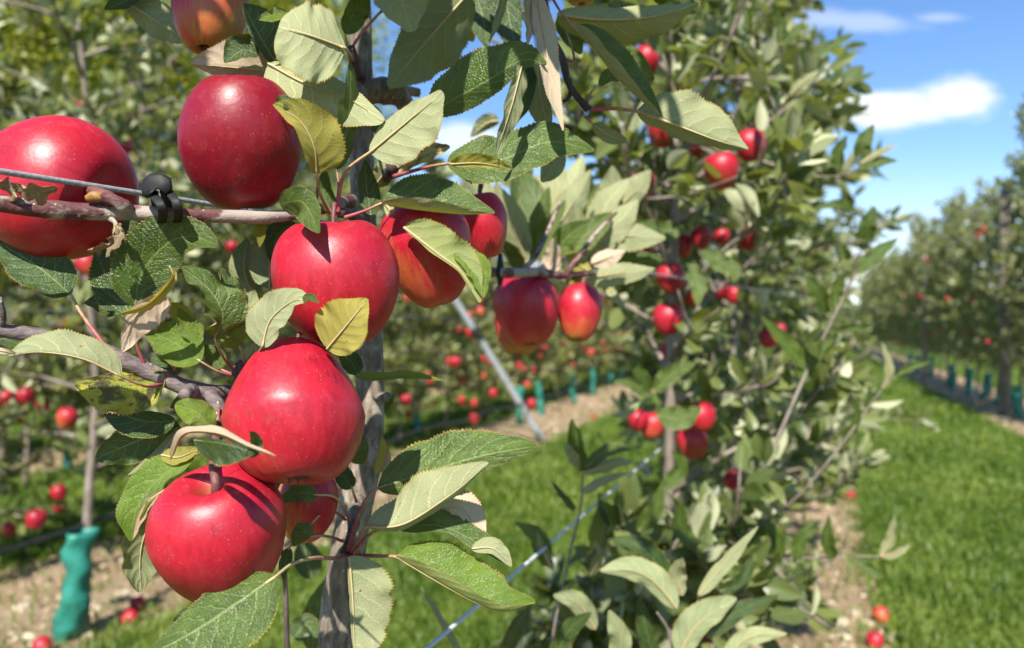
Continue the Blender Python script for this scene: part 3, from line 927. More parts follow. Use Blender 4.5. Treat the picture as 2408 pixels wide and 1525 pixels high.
L([(1105, -20), (998, 102), (914, 205)], (.60, .575), (92, 74), (-28, 8), (10, 10), face='U', mat='g', tint=.12, pr=6)
L([(925, -80), (945, 0), (968, 75)], (.545, .535), (70, 66), (-10, 10), face='U', tint=.6, rip=6, blunt=.5, pet=([(905, -40), (920, 5), (885, 38), (835, 100), (828, 135)], .53))
L([(812, 80), (838, 20), (866, -12)], (.535, .52), (26, 34), (20, -30), mat='g', pet=([(818, 110), (826, 135)], .53))
L([(1262, -20), (1285, 120), (1300, 220), (1324, 307)], (.515, .50), (34, 34), (-25, 42), (0, 20), face='U', mat='p', tint=.45, pr=5)
L([(1236, -40), (1240, 30), (1240, 106)], (.51, .50), (30, 28), (-30, 50), (0, 40), face='U', mat='p', tint=.3, rag=.3, rip=20)
L([(1192, -25), (1172, 40), (1150, 100)], (.53, .52), (12, 14), (-30, 40), face='U', tint=.6)
L([(1100, -60), (1130, 20), (1148, 110)], (.66, .64), (50, 50), (10, -10), mat='d')
L([(1180, -60), (1195, 30), (1215, 130)], (.64, .62), (40, 45), (10, -30), mat='d')
L([(1060, -50), (1090, 30), (1112, 98)], (.67, .66), (30, 30), face='U', mat='y', tint=.1)
L([(1150, -90), (1165, 0), (1180, 80)], (.70, .69), (70, 60), mat='d')
L([(1228, 152), (1203, 250), (1166, 362)], (.505, .495), (34, 26), (-40, 35), (0, 30), face='U', mat='g', tint=.35, rip=12)
L([(1240, 150), (1238, 220), (1215, 290)], (.525, .52), (24, 24), (10, -20), mat='d')
L([(1262, 130), (1272, 230), (1292, 318)], (.56, .55), (36, 44), (20, -10), face='U', mat='g', tint=.2)
L([(1312, 350), (1300, 390), (1274, 428)], (.60, .59), (28, 34), face='U', mat='g', tint=.5)
L([(1310, 34), (1410, 46), (1530, 40), (1643, 8)], (.55, .565), (46, 92), (-34, -30), (-10, -14), face='U', tint=.65, pr=6, rip=6)
L([(1352, 64), (1400, 120), (1462, 195), (1556, 278)], (.535, .53), (62, 40), (-25, 118), (-10, 10), mat='g', rip=7, tint=.45, pet=([(1320, 30), (1290, -20)], .55))
L([(1498, 262), (1590, 294), (1680, 328), (1759, 352)], (.545, .53), (92, 40), (-14, -40), (-8, -6), face='U', mat='g', tint=.42, pr=7, pet=([(1440, 255), (1388, 258)], .55))
L([(1425, 118), (1480, 140), (1538, 188)], (.60, .60), (30, 28), (-10, 20), mat='g', tint=.9)
L([(1318, 36), (1335, 80), (1366, 128)], (.58, .58), (34, 24), (-20, 20), mat='g', tint=.9, pet=([(1350, 135), (1325, 140)], .55))
L([(1394, 292), (1432, 318), (1476, 334)], (.57, .57), (18, 18), face='U', tint=.3, pet=([(1378, 275)], .55))
L([(1408, 200), (1440, 178), (1500, 190)], (.57, .58), (20, 14), mat='g', tint=.8, pet=([(1385, 225), (1380, 255)], .55))
L([(1174, 284), (1145, 290), (1106, 322)], (.85, .85), (16, 22), (-20, 10), face='U')
L([(1520, -40), (1590, 0), (1650, 30)], (.62, .62), (30, 30), (0, -30), face='T', mat='g')
# --- left middle
L([(317, 722), (335, 640), (395, 572), (455, 556), (512, 578)], (.432, .418), (74, 62), (-2, 4), (-16, 20), mat='g', tint=.3, rip=3.5, pet=([(335, 745), (320, 800), (340, 860)], .447), pr=5)
L([(398, 625), (405, 655), (350, 715), (270, 742)], (.418, .414), (14, 22), (20, 60), (30, 50), face='U', mat='y', tint=.6)
L([(388, 692), (320, 742), (284, 828)], (.424, .42), (54, 20), (-10, 20), face='U', mat='p', tint=.62, rip=10)
L([(306, 748), (278, 640), (318, 490)], (.462, .475), (62, 42), (10, -20), mat='d', rip=6, tint=.6)
L([(165, 692), (90, 628), (-10, 566)], (.455, .46), (58, 62), (6, -16), mat='d', tint=.4, pet=([(190, 735), (218, 775), (248, 815)], .442), pr=6)
L([(283, 884), (192, 843), (90, 828), (18, 839)], (.42, .405), (16, 62), (-60, -12), (-20, -8), face='U', mat='g', tint=.5, rip=6, pet=([(330, 905), (360, 908), (388, 898)], .45), pr=5)
L([(505, 796), (524, 740), (490, 680), (426, 628)], (.437, .425), (48, 60), (25, -20), (30, -15), mat='g', tint=.6, rip=22, pet=([(525, 840), (548, 868)], .458))
L([(472, 850), (410, 806), (342, 776)], (.448, .445), (58, 54), (8, -12), mat='l', rip=8, pet=([(510, 872), (545, 882)], .458))
L([(562, 813), (545, 790), (518, 768)], (.452, .448), (28, 30), (5, -15), mat='l', pet=([(572, 835), (574, 862)], .46))
L([(616, 816), (636, 752), (688, 708), (728, 706)], (.418, .41), (56, 42), (-12, 30), (-5, 30), face='U', mat='g', tint=.45, rip=9, pet=([(600, 840), (588, 862)], .45))
L([(715, 712), (726, 700), (749, 712)], (.408, .408), (12, 8), (-10, 20), mat='g')
L([(769, 820), (823, 755), (864, 702)], (.418, .412), (76, 58), (-10, 16), (-5, 10), face='U', mat='y', tint=.62, rip=8, pr=5)
L([(658, 480), (712, 476), (751, 548)], (.448, .412), (34, 44), (-10, -25), mat='g', tint=.3, rip=8)
L([(634, 678), (632, 600), (630, 528)], (.50, .50), (46, 30), (0, -15), face='U', mat='d', tint=.3)
L([(600, 700), (575, 640), (580, 560)], (.53, .53), (36, 36), (0, -15), face='U', mat='d', tint=.2)
L([(612, 520), (613, 555), (610, 582)], (.47, .47), (13, 13), mat='y', tint=.1)
L([(562, 762), (545, 695), (512, 628)], (.465, .46), (20, 34), (40, -20), mat='d', rip=20)
L([(570, 755), (575, 700), (535, 650)], (.485, .485), (34, 30), face='U', mat='d', tint=.4)
L([(268, 742), (235, 715), (198, 712)], (.48, .48), (18, 22), mat='d')
L([(452, 768), (415, 735), (374, 718)], (.462, .46), (20, 26), (-30, 20), face='U', mat='y', tint=.3)
L([(372, 700), (358, 750), (330, 780)], (.45, .45), (20, 34), mat='d', pet=([(385, 790), (412, 872)], .45))
L([(388, 880), (300, 905), (176, 902)], (.448, .44), (72, 34), (-14, 10), (20, 0), mat='s', rip=14, tint=.5, pet=([(420, 900)], .455))
L([(412, 990), (330, 988), (236, 950)], (.462, .46), (42, 26), (-10, 0), mat='d', rip=5)
L([(424, 1004), (340, 1030), (222, 1080)], (.475, .47), (58, 48), (-20, 10), (0, 20), mat='d', tint=.75)
L([(420, 1010), (380, 1065), (300, 1118)], (.47, .465), (14, 16), (20, -20), face='U', tint=.2)
L([(500, 1012), (462, 970), (412, 952)], (.432, .428), (34, 34), (-10, 10), mat='l', rip=10, tint=.85, pet=([(512, 985), (515, 960)], .45))
L([(402, 1078), (432, 1020), (510, 1018), (582, 1048), (648, 1072)], (.40, .335), (20, 28), (-24, -55), (-35, -30), face='U', mat='p', tint=.2, rip=14, rag=.12)
L([(580, 1075), (597, 1045), (588, 1014)], (.352, .345), (10, 22), (20, -20), mat='d')
L([(455, 1034), (520, 1042), (600, 1064)], (.375, .35), (8, 58), (0, -40), mat='d')
L([(380, 1070), (420, 1075), (470, 1055)], (.428, .425), (26, 20), (-10, 30), face='U', mat='y', tint=.2)
L([(455, 1072), (375, 1125), (322, 1195), (308, 1272)], (.43, .42), (40, 56), (42, -18), (20, -10), mat='l', tint=.3, rip=9, pet=([(480, 1060), (500, 1035)], .445))
L([(390, 1150), (340, 1190), (312, 1268)], (.415, .413), (24, 8), (50, 10), face='U', mat='b', tint=.5)
L([(362, 1200), (332, 1290), (330, 1392)], (.445, .44), (52, 58), (-18, 30), (0, 30), face='U', mat='g', tint=.35, rip=7)
L([(648, 1356), (560, 1415), (462, 1480), (345, 1545)], (.402, .385), (116, 66), (14, -30), (10, -10), mat='g', tint=.45, rip=5, bow=-.004, pet=([(690, 1325), (740, 1312), (790, 1313), (815, 1305)], .505), pr=7)
L([(478, 1440), (440, 1462), (398, 1488)], (.45, .45), (24, 32), mat='d')
L([(-10, 800), (60, 790), (200, 806)], (.46, .465), (12, 30), mat='d', tint=.7)
L([(-60, 818), (10, 826), (48, 836)], (.40, .408), (8, 8), face='U', mat='p')
L([(470, 800), (440, 770), (420, 725)], (.455, .45), (26, 30), (20, -20), mat='l', tint=.5)
L([(520, 868), (500, 835), (470, 815)], (.46, .455), (24, 24), (20, -20), mat='g', pet=([(545, 880)], .46))
L([(560, 870), (590, 830), (618, 800)], (.475, .475), (22, 26), (-20, 20), face='U', mat='g')
L([(420, 880), (390, 850), (355, 842)], (.47, .47), (26, 26), (10, -20), mat='d')
L([(500, 920), (450, 930), (400, 958)], (.475, .475), (30, 24), (10, -20), mat='g', tint=.3)
L([(690, 520), (650, 560), (640, 620)], (.50, .50), (28, 30), (10, -20), mat='d')
L([(700, 505), (690, 470), (660, 440)], (.51, .51), (26, 26), (10, -20), mat='d')
L([(880, 440), (905, 400), (915, 350)], (.55, .55), (24, 26), (10, -20), face='U', mat='g')
L([(860, 250), (880, 275), (905, 330)], (.57, .57), (22, 22), (10, -20), mat='d')
L([(780, 500), (760, 450), (765, 400)], (.50, .50), (22, 24), (20, -20), mat='g')
L([(870, 980), (900, 960), (930, 925)], (.62, .62), (10, 12), (20, -20), mat='g')
# --- right of the trunk, lower cluster
H2 = (815, 1300)
L([(890, 1148), (1020, 1106), (1130, 1073), (1262, 1049)], (.50, .49), (88, 46), (-26, -8), (-8, -6), mat='g', tint=.6, rip=5, pr=6.5, pet=([(868, 1165), (840, 1220), (820, 1295)], .505))
L([(862, 1240), (950, 1232), (1058, 1165), (1149, 1090)], (.48, .465), (92, 20), (-12, -40), (-6, -10), face='U', mat='g', tint=.55, rip=5, pr=5, pet=([(845, 1268), (825, 1300)], .505))
L([(1015, 1205), (1085, 1196), (1137, 1272)], (.50, .495), (46, 20), (-20, 20), face='U', mat='p', tint=.5, rip=8)
L([(932, 1240), (1030, 1236), (1125, 1278), (1202, 1330)], (.495, .49), (44, 26), (-25, 30), (-10, 20), mat='g', tint=.45, rip=8, pet=([(880, 1250), (840, 1290), (830, 1318), (818, 1306)], .505), pr=6)
L([(1110, 1290), (1160, 1290), (1203, 1332)], (.482, .48), (26, 14), (-20, 10), face='U', mat='g', tint=.4)
L([(931, 1309), (1020, 1362), (1110, 1412), (1180, 1438), (1259, 1420)], (.485, .47), (102, 44), (-20, 112), (-10, 12), mat='l', tint=.22, rip=6, pr=6.5, pet=([(900, 1308), (860, 1307), (822, 1308)], .505))
L([(821, 1308), (829, 1400), (833, 1500), (836, 1580)], (.475, .465), (104, 10), (-8, 40), (-6, 0), face='U', mat='g', tint=.6, rip=8, rag=.12, pr=6)
L([(745, 1164), (705, 1160), (655, 1178)], (.475, .47), (22, 26), (10, -25), mat='g', tint=.5, pet=([(785, 1168), (808, 1195), (822, 1225)], .53))
L([(733, 1231), (715, 1250), (688, 1284)], (.475, .465), (20, 28), (-10, -30), mat='g', pet=([(755, 1210), (785, 1203), (812, 1222)], .53))
L([(680, 1288), (672, 1320), (664, 1360)], (.48, .48), (14, 16), mat='d', pet=([(700, 1272), (740, 1260), (775, 1262), (806, 1273)], .51))
L([(832, 1090), (845, 1060), (852, 1022)], (.55, .55), (26, 24), mat='g')
L([(828, 1148), (805, 1115), (798, 1078)], (.53, .53), (22, 24), mat='d', pet=([(838, 1180)], .55))
L([(884, 1112), (905, 1075), (900, 1028)], (.57, .57), (16, 12), face='U', mat='y', tint=.4)
L([(900, 1115), (912, 1085), (915, 1062)], (.565, .565), (8, 8), face='U', mat='p')
L([(812, 872), (875, 892), (950, 886), (1043, 895)], (.54, .53), (22, 22), (-40, 60), (-10, 20), mat='l', tint=.4, rip=10)
L([(842, 880), (825, 850), (795, 830)], (.52, .52), (28, 26), mat='d', tint=.8)
L([(735, 1530), (742, 1450), (768, 1360)], (.75, .75), (34, 30), mat='g')
L([(735, 1360), (720, 1310), (715, 1260)], (.70, .70), (30, 34), mat='d')
L([(690, 1500), (720, 1470), (745, 1500)], (.72, .72), (30, 30), mat='d')
# dead bits on the upper branch
L([(134, 440), (90, 452), (28, 440)], (.398, .40), (40, 26), (-40, 20), (-40, 50), mat='b', rip=26, rag=.15, ser=.06)
L([(40, 462), (20, 440), (-20, 420)], (.40, .40), (28, 30), (-50, 30), (-40, 60), mat='b', rip=26, rag=.15, ser=.06)
L([(270, 528), (262, 570), (205, 588)], (.418, .412), (40, 26), (-40, 50), (-50, 60), mat='b', rip=50, rag=.4, ser=.1, tint=.5)
L([(275, 530), (285, 552), (250, 605)], (.416, .41), (16, 26), (30, -40), (50, -50), mat='b', rip=45, rag=.4, ser=.1, tint=.3)
# --- soft cluster of pale leaves on the branch reaching back
rng = random.Random(8)
for (bu, bv, tu, tv, dd, ww, fc, mt) in [
    (1240, 620, 1200, 470, .80, 34, 'U', 'g'), (1250, 615, 1290, 440, .82, 36, 'T', 'g'), (1235, 610, 1165, 430, .80, 40, 'U', 'g'), (1260, 610, 1330, 470, .80, 30, 'T', 'g'),
    (1290, 560, 1390, 400, .84, 42, 'U', 'g'), (1300, 540, 1310, 360, .86, 40, 'U', 'g'), (1320, 500, 1370, 365, .90, 36, 'U', 'g'), (1270, 560, 1225, 400, .88, 36, 'T', 'g'),
    (1380, 600, 1500, 470, .86, 44, 'U', 'g'), (1400, 570, 1565, 560, .86, 38, 'U', 'g'), (1400, 560, 1480, 420, .90, 40, 'U', 'g'), (1420, 540, 1440, 390, .92, 40, 'U', 'g'),
    (1370, 655, 1540, 632, .83, 32, 'U', 'g'), (1390, 620, 1470, 590, .80, 26, 'U', 'p'), (1330, 655, 1400, 700, .86, 20, 'T', 'l'), (1420, 650, 1475, 730, .88, 14, 'U', 'g'),
    (1300, 600, 1390, 520, .80, 34, 'T', 'g'), (1330, 590, 1440, 500, .83, 34, 'T', 'g'), (1280, 640, 1300, 560, .79, 22, 'U', 'p'), (1350, 600, 1350, 480, .85, 34, 'U', 'g'),
    (1225, 640, 1180, 560, .80, 24, 'T', 'g'), (1260, 645, 1320, 610, .78, 18, 'U', 'p'), (1310, 520, 1260, 410, .93, 34, 'U', 'g'), (1350, 540, 1420, 430, .95, 36, 'T', 'g'),
    (1190, 560, 1120, 420, .90, 34, 'U', 'g'), (1180, 520, 1080, 400, .95, 36, 'U', 'g'), (1200, 600, 1270, 500, .86, 28, 'T', 'g'), (1440, 620, 1560, 610, .92, 24, 'T', 'g'),
    (1215, 500, 1240, 350, .95, 34, 'T', 'd'), (1390, 640, 1330, 580, .83, 18, 'U', 'y'), (1440, 500, 1530, 400, .98, 34, 'U', 'g'), (1250, 480, 1160, 350, 1.0, 34, 'T', 'g')]:
    mu, mv = (bu + tu) / 2 + rng.uniform(-14, 14), (bv + tv) / 2 + rng.uniform(-14, 14)
    s = rng.uniform(-30, 15)
    L([(bu, bv), (mu, mv), (tu, tv)], (dd + .07, dd + .07 - rng.uniform(-.04, .03)), (ww * rng.uniform(.8, 1.1), ww * rng.uniform(.7, 1.1)), (s, rng.uniform(-35, 35)), (rng.uniform(-15, 20), rng.uniform(-15, 20)),
      face=fc, mat=mt, NL=20, NQ=3, rip=8, tint=rng.uniform(.4, .9))

# unseen crown leaves above the picture, added and spaced to shade trunk and top apple
rngc = np.random.RandomState(12)
NC = 170
zc = rngc.uniform(1.49, 2.05, NC)
xc = rngc.uniform(-.36, .10, NC)
pc = np.where(xc < -.18, rngc.uniform(.50, .78, NC), rngc.uniform(.535, .575, NC))
base = np.stack([xc, pc - .97 * (zc - 1.4), zc], 1)
zc = np.where(base[:, 1] < .12, 1.5 + .15 * rngc.rand(NC), zc)
base = np.stack([xc, pc - .97 * (zc - 1.4), zc], 1)
lc = rngc.uniform(.06, .09, NC)
cme = crown_mesh('crown', base, rngc.randn(NC, 3) + np.array([0, 0, -.3]), np.array([0, -.3, .6]) + rngc.randn(NC, 3) * .6, lc, lc * .27, rngc.rand(NC), 'hi', 'bg')
link('crown', cme, tree1)
# ------------------------------------------------------------------ wires, tie
WDIR = Vector((0.358, 0.934, 0))


def wire(name, p, s0, s1, r, label, mat='wire', sag=0.0, cat='wire', dirv=WDIR, n=60):
    pts = []
    for k in range(9):
        q = k / 8
        pts.append(tuple(Vector(p) + dirv * (s0 + (s1 - s0) * q) - Vector((0, 0, sag * math.sin(math.pi * q)))))
    V, F, t = tube(pts, [r] * 9, 10, n)
    return tag(link(name, mesh_data(name, V, F, M[mat])), label, cat)


pw = Vector(P3([(0, 403, .400)])[0])
qw = Vector(P3([(600, 497, .548)])[0])
wire('trellis_wire', pw, -1.5, 40, .0017, 'grey galvanised wire running above the peeling branch, upper left', dirv=(qw - pw).normalized() if True else WDIR)
wire('trellis_wire', (rowx(-.30, .91), .91, .925), -2.2, 40, .0020, 'pale taut wire slanting up through the lower leaves, bottom centre', mat='wire_pale')

# rubber tie that holds the branch to the wire
tie = empty('tree_tie', at(370, 470, .425))
tag(tie, 'black rubber tie looped round branch and wire', 'tie')
outl = [(332, 446), (334, 424), (352, 408), (378, 406), (403, 419), (406, 444), (392, 462), (384, 452), (371, 444), (358, 453), (348, 467), (335, 462)]
cu_, cv_ = 370, 438
rings = []
for sc_, dd_ in ((.0, .4085), (.80, .4085), (.95, .4100), (1.0, .414), (1.0, .426), (.9, .430), (.0, .430)):
    rings.append([tuple(at(cu_ + (u - cu_) * sc_, cv_ + (v - cv_) * sc_, dd_)) for u, v in outl])
nO = len(outl)
V = np.array(rings).reshape(-1, 3)
F = np.array([[a * nO + b, a * nO + (b + 1) % nO, (a + 1) * nO + (b + 1) % nO, (a + 1) * nO + b] for a in range(len(rings) - 1) for b in range(nO)])
link('clasp', mesh_data('clasp', V, F, M['rubber'], smooth=False), tie)


def band(pts, w, th, name, nrm_to=None):
    C = spline(np.array(P3(pts)), 34)
    T = norm(np.gradient(C, axis=0))
    ax = np.array([1.0, .1, 0.05])
    B = norm(ax - T * (T @ ax)[:, None])
    N = np.cross(T, B)
    w = w / FPX * .42 * .5
    th = th / FPX * .42 * .5
    sec = [(-1, -.5), (-.7, -1), (.7, -1), (1, -.5), (1, .5), (.7, 1), (-.7, 1), (-1, .5)]
    V = np.stack([C + B * w * a + N * th * b for a, b in sec], 1).reshape(-1, 3)
    i = np.arange(34)[:, None] * 8
    j = np.arange(8)[None, :]
    F = np.stack([i + j, i + (j + 1) % 8, i + 8 + (j + 1) % 8, i + 8 + j], -1).reshape(-1, 4)
    link(name, mesh_data(name, V, F, M['rubber']), tie)


band([(352, 450, .418), (366, 466, .409), (380, 486, .404), (383, 508, .412), (377, 526, .43), (372, 520, .455), (366, 480, .452), (362, 450, .44)], 20, 6, 'strap')
band([(390, 444, .418), (404, 460, .410), (417, 482, .406), (420, 508, .414), (412, 526, .432), (408, 520, .457), (395, 480, .454), (385, 450, .44)], 19, 6, 'strap')
V, F, t = join([limb('b', [(1176, 600, .735), (1172, 640, .72), (1176, 668, .735), (1180, 640, .76), (1176, 600, .735)], [5, 5, 5, 5, 5], 'x', 8, 30)])
tag(link('tree_tie', mesh_data('tree_tie', V, F, M['rubber'])), 'small black tie on the branch left of three soft apples', 'tie')

# ------------------------------------------------------------------ procedural trees for the rows
def make_tree(seed, H, z0, R, nb, per, leaf_len, res, mat, lean=0.0, trunk_r=.018, leader=0.35, filt=None, okpath=None, wander=.02):
    """slim spindle tree: returns trunk mesh, crown mesh"""
    rng = np.random.RandomState(seed)
    parts, bases, dirs, nrms, Ls = [], [], [], [], []
    tz = np.linspace(0, H, 7)
    tx = np.cumsum(np.concatenate([[0], rng.randn(6) * wander])) + lean * tz
    ty = np.cumsum(np.concatenate([[0], rng.randn(6) * wander]))
    TP = np.stack([tx, ty, tz], 1)
    parts.append(tube(TP, trunk_r * np.linspace(1, .25, 7), 8, 30, .05, seed))
    def tpos(z):
        return np.array([np.interp(z, tz, tx), np.interp(z, tz, ty), z])
    paths = []
    for b in range(nb):
        q = (b + rng.rand()) / nb
        z = z0 + (H * .95 - z0) * q
        az = b * 2.4 + rng.rand() * .8
        ln = R * (1 - leader * 1.6 * max(0, q - .35)) * rng.uniform(.6, 1.15) * (0.55 + .45 * min(1, q * 5))
        el = rng.uniform(-.05, .65) + .35 * q
        e = np.array([math.cos(az) * math.cos(el), math.sin(az) * math.cos(el), math.sin(el)])
        p0 = tpos(z)
        pts = [p0, p0 + e * ln * .4, p0 + e * ln * .75 + np.array([0, 0, -.06 * ln]), p0 + e * ln + np.array([rng.randn() * .04, rng.randn() * .04, (-.12 + rng.rand() * .25) * ln])]
        if okpath is not None and not okpath(np.array(pts)):
            continue
        parts.append(tube(pts, [trunk_r * .42, trunk_r * .33, trunk_r * .25, trunk_r * .12], 5, 9))
        paths.append((spline(np.array(pts), 12), ln))
        for s in range(rng.randint(1, 4)):
            k = rng.randint(3, 11)
            c = spline(np.array(pts), 12)[k]
            e2 = norm(e * .6 + rng.randn(3) * .6 + np.array([0, 0, .35]))
            l2 = ln * rng.uniform(.25, .5)
            p2 = [c, c + e2 * l2 * .5, c + e2 * l2 + np.array([0, 0, l2 * .1])]
            if okpath is not None and not okpath(np.array(p2)):
                continue
            parts.append(tube(p2, [trunk_r * .2, trunk_r * .14, trunk_r * .08], 4, 5))
            paths.append((spline(np.array(p2), 12), l2 * 1.2))
    paths.append((spline(np.array([tpos(H * .75), tpos(H * .88), tpos(H)]), 12), R * 1.5))
    tot = sum(p[1] for p in paths)
    for C, ln in paths:
        n = max(3, int(per * nb * ln / tot))
        k = rng.uniform(.1, 1, n) ** .8 * 12
        k0 = np.clip(k.astype(int), 0, 11)
        f = (k - k0)[:, None]
        P = C[k0] * (1 - f) + C[np.clip(k0 + 1, 0, 12)] * f
        tg = norm(C[-1] - C[0])
        rd = norm(rng.randn(n, 3))
        D = norm(tg * .55 + rd * .85 + np.array([0, 0, .18]))
        bases.append(P + D * .015)
        dirs.append(D)
        nrms.append(np.array([0, -.34, .60]) + rng.randn(n, 3) * .72)
        Ls.append(leaf_len * rng.uniform(.6, 1.15, n))
    base, dv, nr, Ln = np.vstack(bases), np.vstack(dirs), np.vstack(nrms), np.concatenate(Ls)
    if filt is not None:
        k = filt(base + dv * (Ln * .5)[:, None], rng)
        base, dv, nr, Ln = base[k], dv[k], nr[k], Ln[k]
    cr = crown_mesh('crown', base, dv, nr, Ln, Ln * rng.uniform(.18, .27, len(Ln)), rng.rand(len(Ln)), res, mat)
    V, F, t = join(parts)
    return mesh_data('trunk', V, F, M['bgbark']), cr


def place(tr, x, y, rz, label, group=None, cat='tree', sc=1.0, name='apple_tree', z=0.0):
    e = empty(name, (x, y, z))
    e.rotation_euler = (0, 0, rz)
    e.scale = (sc, sc, sc)
    tag(e, label, cat, group)
    for nm, me in (('trunk', tr[0]), ('crown', tr[1])):
        o = bpy.data.objects.new(nm, me)
        COL.objects.link(o)
        o.parent = e
    return e


NUM = ['first', 'second', 'third', 'fourth', 'fifth', 'sixth', 'seventh', 'eighth', 'ninth', 'tenth', 'eleventh', 'twelfth', 'thirteenth', 'fourteenth', 'fifteenth', 'sixteenth', 'seventeenth', 'eighteenth', 'nineteenth', 'twentieth']
# second and third tree of the same row, soft but close
APPLES2 = [
    (1520, 143, 33, 1.55, 0, 'pinkish apple at the top of the soft tree, under a broad leaf'), (1560, 308, 36, 1.62, 1, 'shaded apple high on the soft tree trunk, above the fork'),
    (1640, 345, 22, 1.75, 2, 'orange apple peeping out left of the upper pair'), (1765, 342, 36, 1.42, 0, 'crimson apple at the tip of the broad veined leaf'),
    (1698, 402, 40, 1.42, 1, 'large shaded apple just below the crimson leaf tip one'), (1510, 440, 33, 1.62, 1, 'apple half covered by a dark leaf left of the soft trunk'),
    (1760, 563, 25, 1.75, 0, 'oval red apple rightmost of the upper middle cluster'), (1648, 560, 24, 1.78, 2, 'bright orange red apple in the upper middle cluster'),
    (1605, 578, 26, 1.82, 1, 'shaded apple beside the bright orange red one'), (1697, 556, 18, 2.4, 0, 'small apple between two larger ones of the upper cluster'),
    (1577, 655, 33, 1.58, 1, 'dull red apple against the soft trunk, above the round one'), (1630, 692, 27, 1.85, 0, 'deep red apple left of the wavy dark leaf'),
    (1695, 684, 19, 2.2, 0, 'small apple right of the wavy dark leaf'), (1726, 694, 20, 2.3, 0, 'outermost small apple of the middle group'), (1571, 750, 35, 1.50, 0, 'round dark red apple hanging in front of the soft trunk'),
    (1572, 826, 20, 1.9, 0, 'partly hidden apple just below the round dark red one'), (1512, 600, 26, 1.75, 1, 'apple hidden behind pale leaves left of the trunk fork'), (1500, 988, 24, 1.5, 0, 'dark apple left in the low cluster on the soft tree'),
    (1535, 1002, 28, 1.52, 1, 'apple behind the stem in the low cluster'), (1650, 980, 33, 1.45, 0, 'brightest apple, right in the low cluster'), (1630, 1042, 35, 1.55, 1, 'apple below the brightest one of the low cluster'),
    (1808, 795, 22, 2.2, 0, 'lone bright apple right of the thin third trunk'), (1835, 776, 14, 2.6, 0, 'tiny apple beside the lone bright one'), (1722, 1130, 20, 1.7, 0, 'apple sliver between leaves, lower right of the soft tree'),
    (1672, 1490, 22, 1.35, 1, 'narrow red apple glimpse near the bottom edge')]


def short_side(x0, y0, rz):
    """no shoots that stand out far over the alley at the top or trail on the soil"""
    def f(P):
        c, s_ = math.cos(rz), math.sin(rz)
        X, Y = P[:, 0] * c - P[:, 1] * s_ + x0, P[:, 0] * s_ + P[:, 1] * c + y0
        U, Vv = CU + X / Y * FPX, CV - (P[:, 2] - CAMZ) / Y * FPX
        lim = np.where(Vv < 120, 1880, np.where(Vv < 700, 2000, np.where(Vv < 1250, 2040, 1840)))
        return not ((U > lim) | ((U < 1440 - np.clip(Vv - 1080, 0, 500) * .5) & (Vv > 700))).any()
    return f


def thin_round_fruit(x0, y0, rz):
    """leaves are thin on the ground round the fruit, and on the tree's left side at half height"""
    def f(P, rng):
        c, s_ = math.cos(rz), math.sin(rz)
        X = P[:, 0] * c - P[:, 1] * s_ + x0
        Y = P[:, 0] * s_ + P[:, 1] * c + y0
        U = CU + X / Y * FPX
        Vv = CV - (P[:, 2] - CAMZ) / Y * FPX
        keep = np.ones(len(P), bool)
        for u, v, r, dd, var, lab in APPLES2:
            near = ((U - u) ** 2 + (Vv - v) ** 2 < (r * 1.25 + 24) ** 2) & (Y < dd + .02)
            keep &= ~(near & (rng.rand(len(P)) < .93))
        stem = (np.abs(U - 1557) < 30) & (Vv > 300) & (Vv < 1330) & (Y < y0 + .02)
        keep &= ~(stem & (rng.rand(len(P)) < .75))
        gap = (U < 1440 - np.clip(Vv - 1080, 0, 500) * .55) & (Vv > 660)
        keep &= ~(gap & (rng.rand(len(P)) < .92))
        keep &= ~((U > 1640) & (Vv < 1050) & (rng.rand(len(P)) < .48))
        keep &= ~((U < 1330) & (rng.rand(len(P)) < .8) & (Vv < 1130))
        return keep
    return f


T2 = make_tree(101, 2.75, .16, .52, 84, 76, .064, 'hi', 'bg', trunk_r=.016, wander=.005, filt=thin_round_fruit(at(1557, 900, 1.60).x, 1.60, .4), okpath=short_side(at(1557, 900, 1.60).x, 1.60, .4))
T3 = make_tree(102, 2.7, .25, .60, 64, 80, .062, 'hi', 'bg', trunk_r=.016, wander=.006, filt=thin_round_fruit(rowx(-.24, 2.55), 2.55, .7), okpath=short_side(rowx(-.24, 2.55), 2.55, .7))
tree2 = place(T2, at(1557, 900, 1.60).x, 1.60, .4, 'soft focus apple tree just right of centre, next after the foreground tree')
place(T3, rowx(-.24, 2.55), 2.55, .7, 'blurred apple tree directly behind the one right of centre')
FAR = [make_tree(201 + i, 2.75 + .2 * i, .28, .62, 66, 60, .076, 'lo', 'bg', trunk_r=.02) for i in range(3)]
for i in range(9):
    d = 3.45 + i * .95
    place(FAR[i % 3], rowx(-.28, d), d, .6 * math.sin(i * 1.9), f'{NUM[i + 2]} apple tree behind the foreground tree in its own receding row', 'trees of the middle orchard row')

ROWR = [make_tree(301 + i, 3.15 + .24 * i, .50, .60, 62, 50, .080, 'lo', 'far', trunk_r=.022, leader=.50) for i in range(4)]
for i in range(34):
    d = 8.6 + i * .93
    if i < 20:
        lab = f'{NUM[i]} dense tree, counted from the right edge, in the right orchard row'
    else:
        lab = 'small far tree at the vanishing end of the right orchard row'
    place(ROWR[(i * 3 + i // 4) % 4], rowx(2.75, d), d, .6 * math.sin(i * 2.3), lab, 'trees of the right orchard row' if i < 20 else 'far trees of the right orchard row', sc=1.0 + .06 * math.sin(i * 1.7))

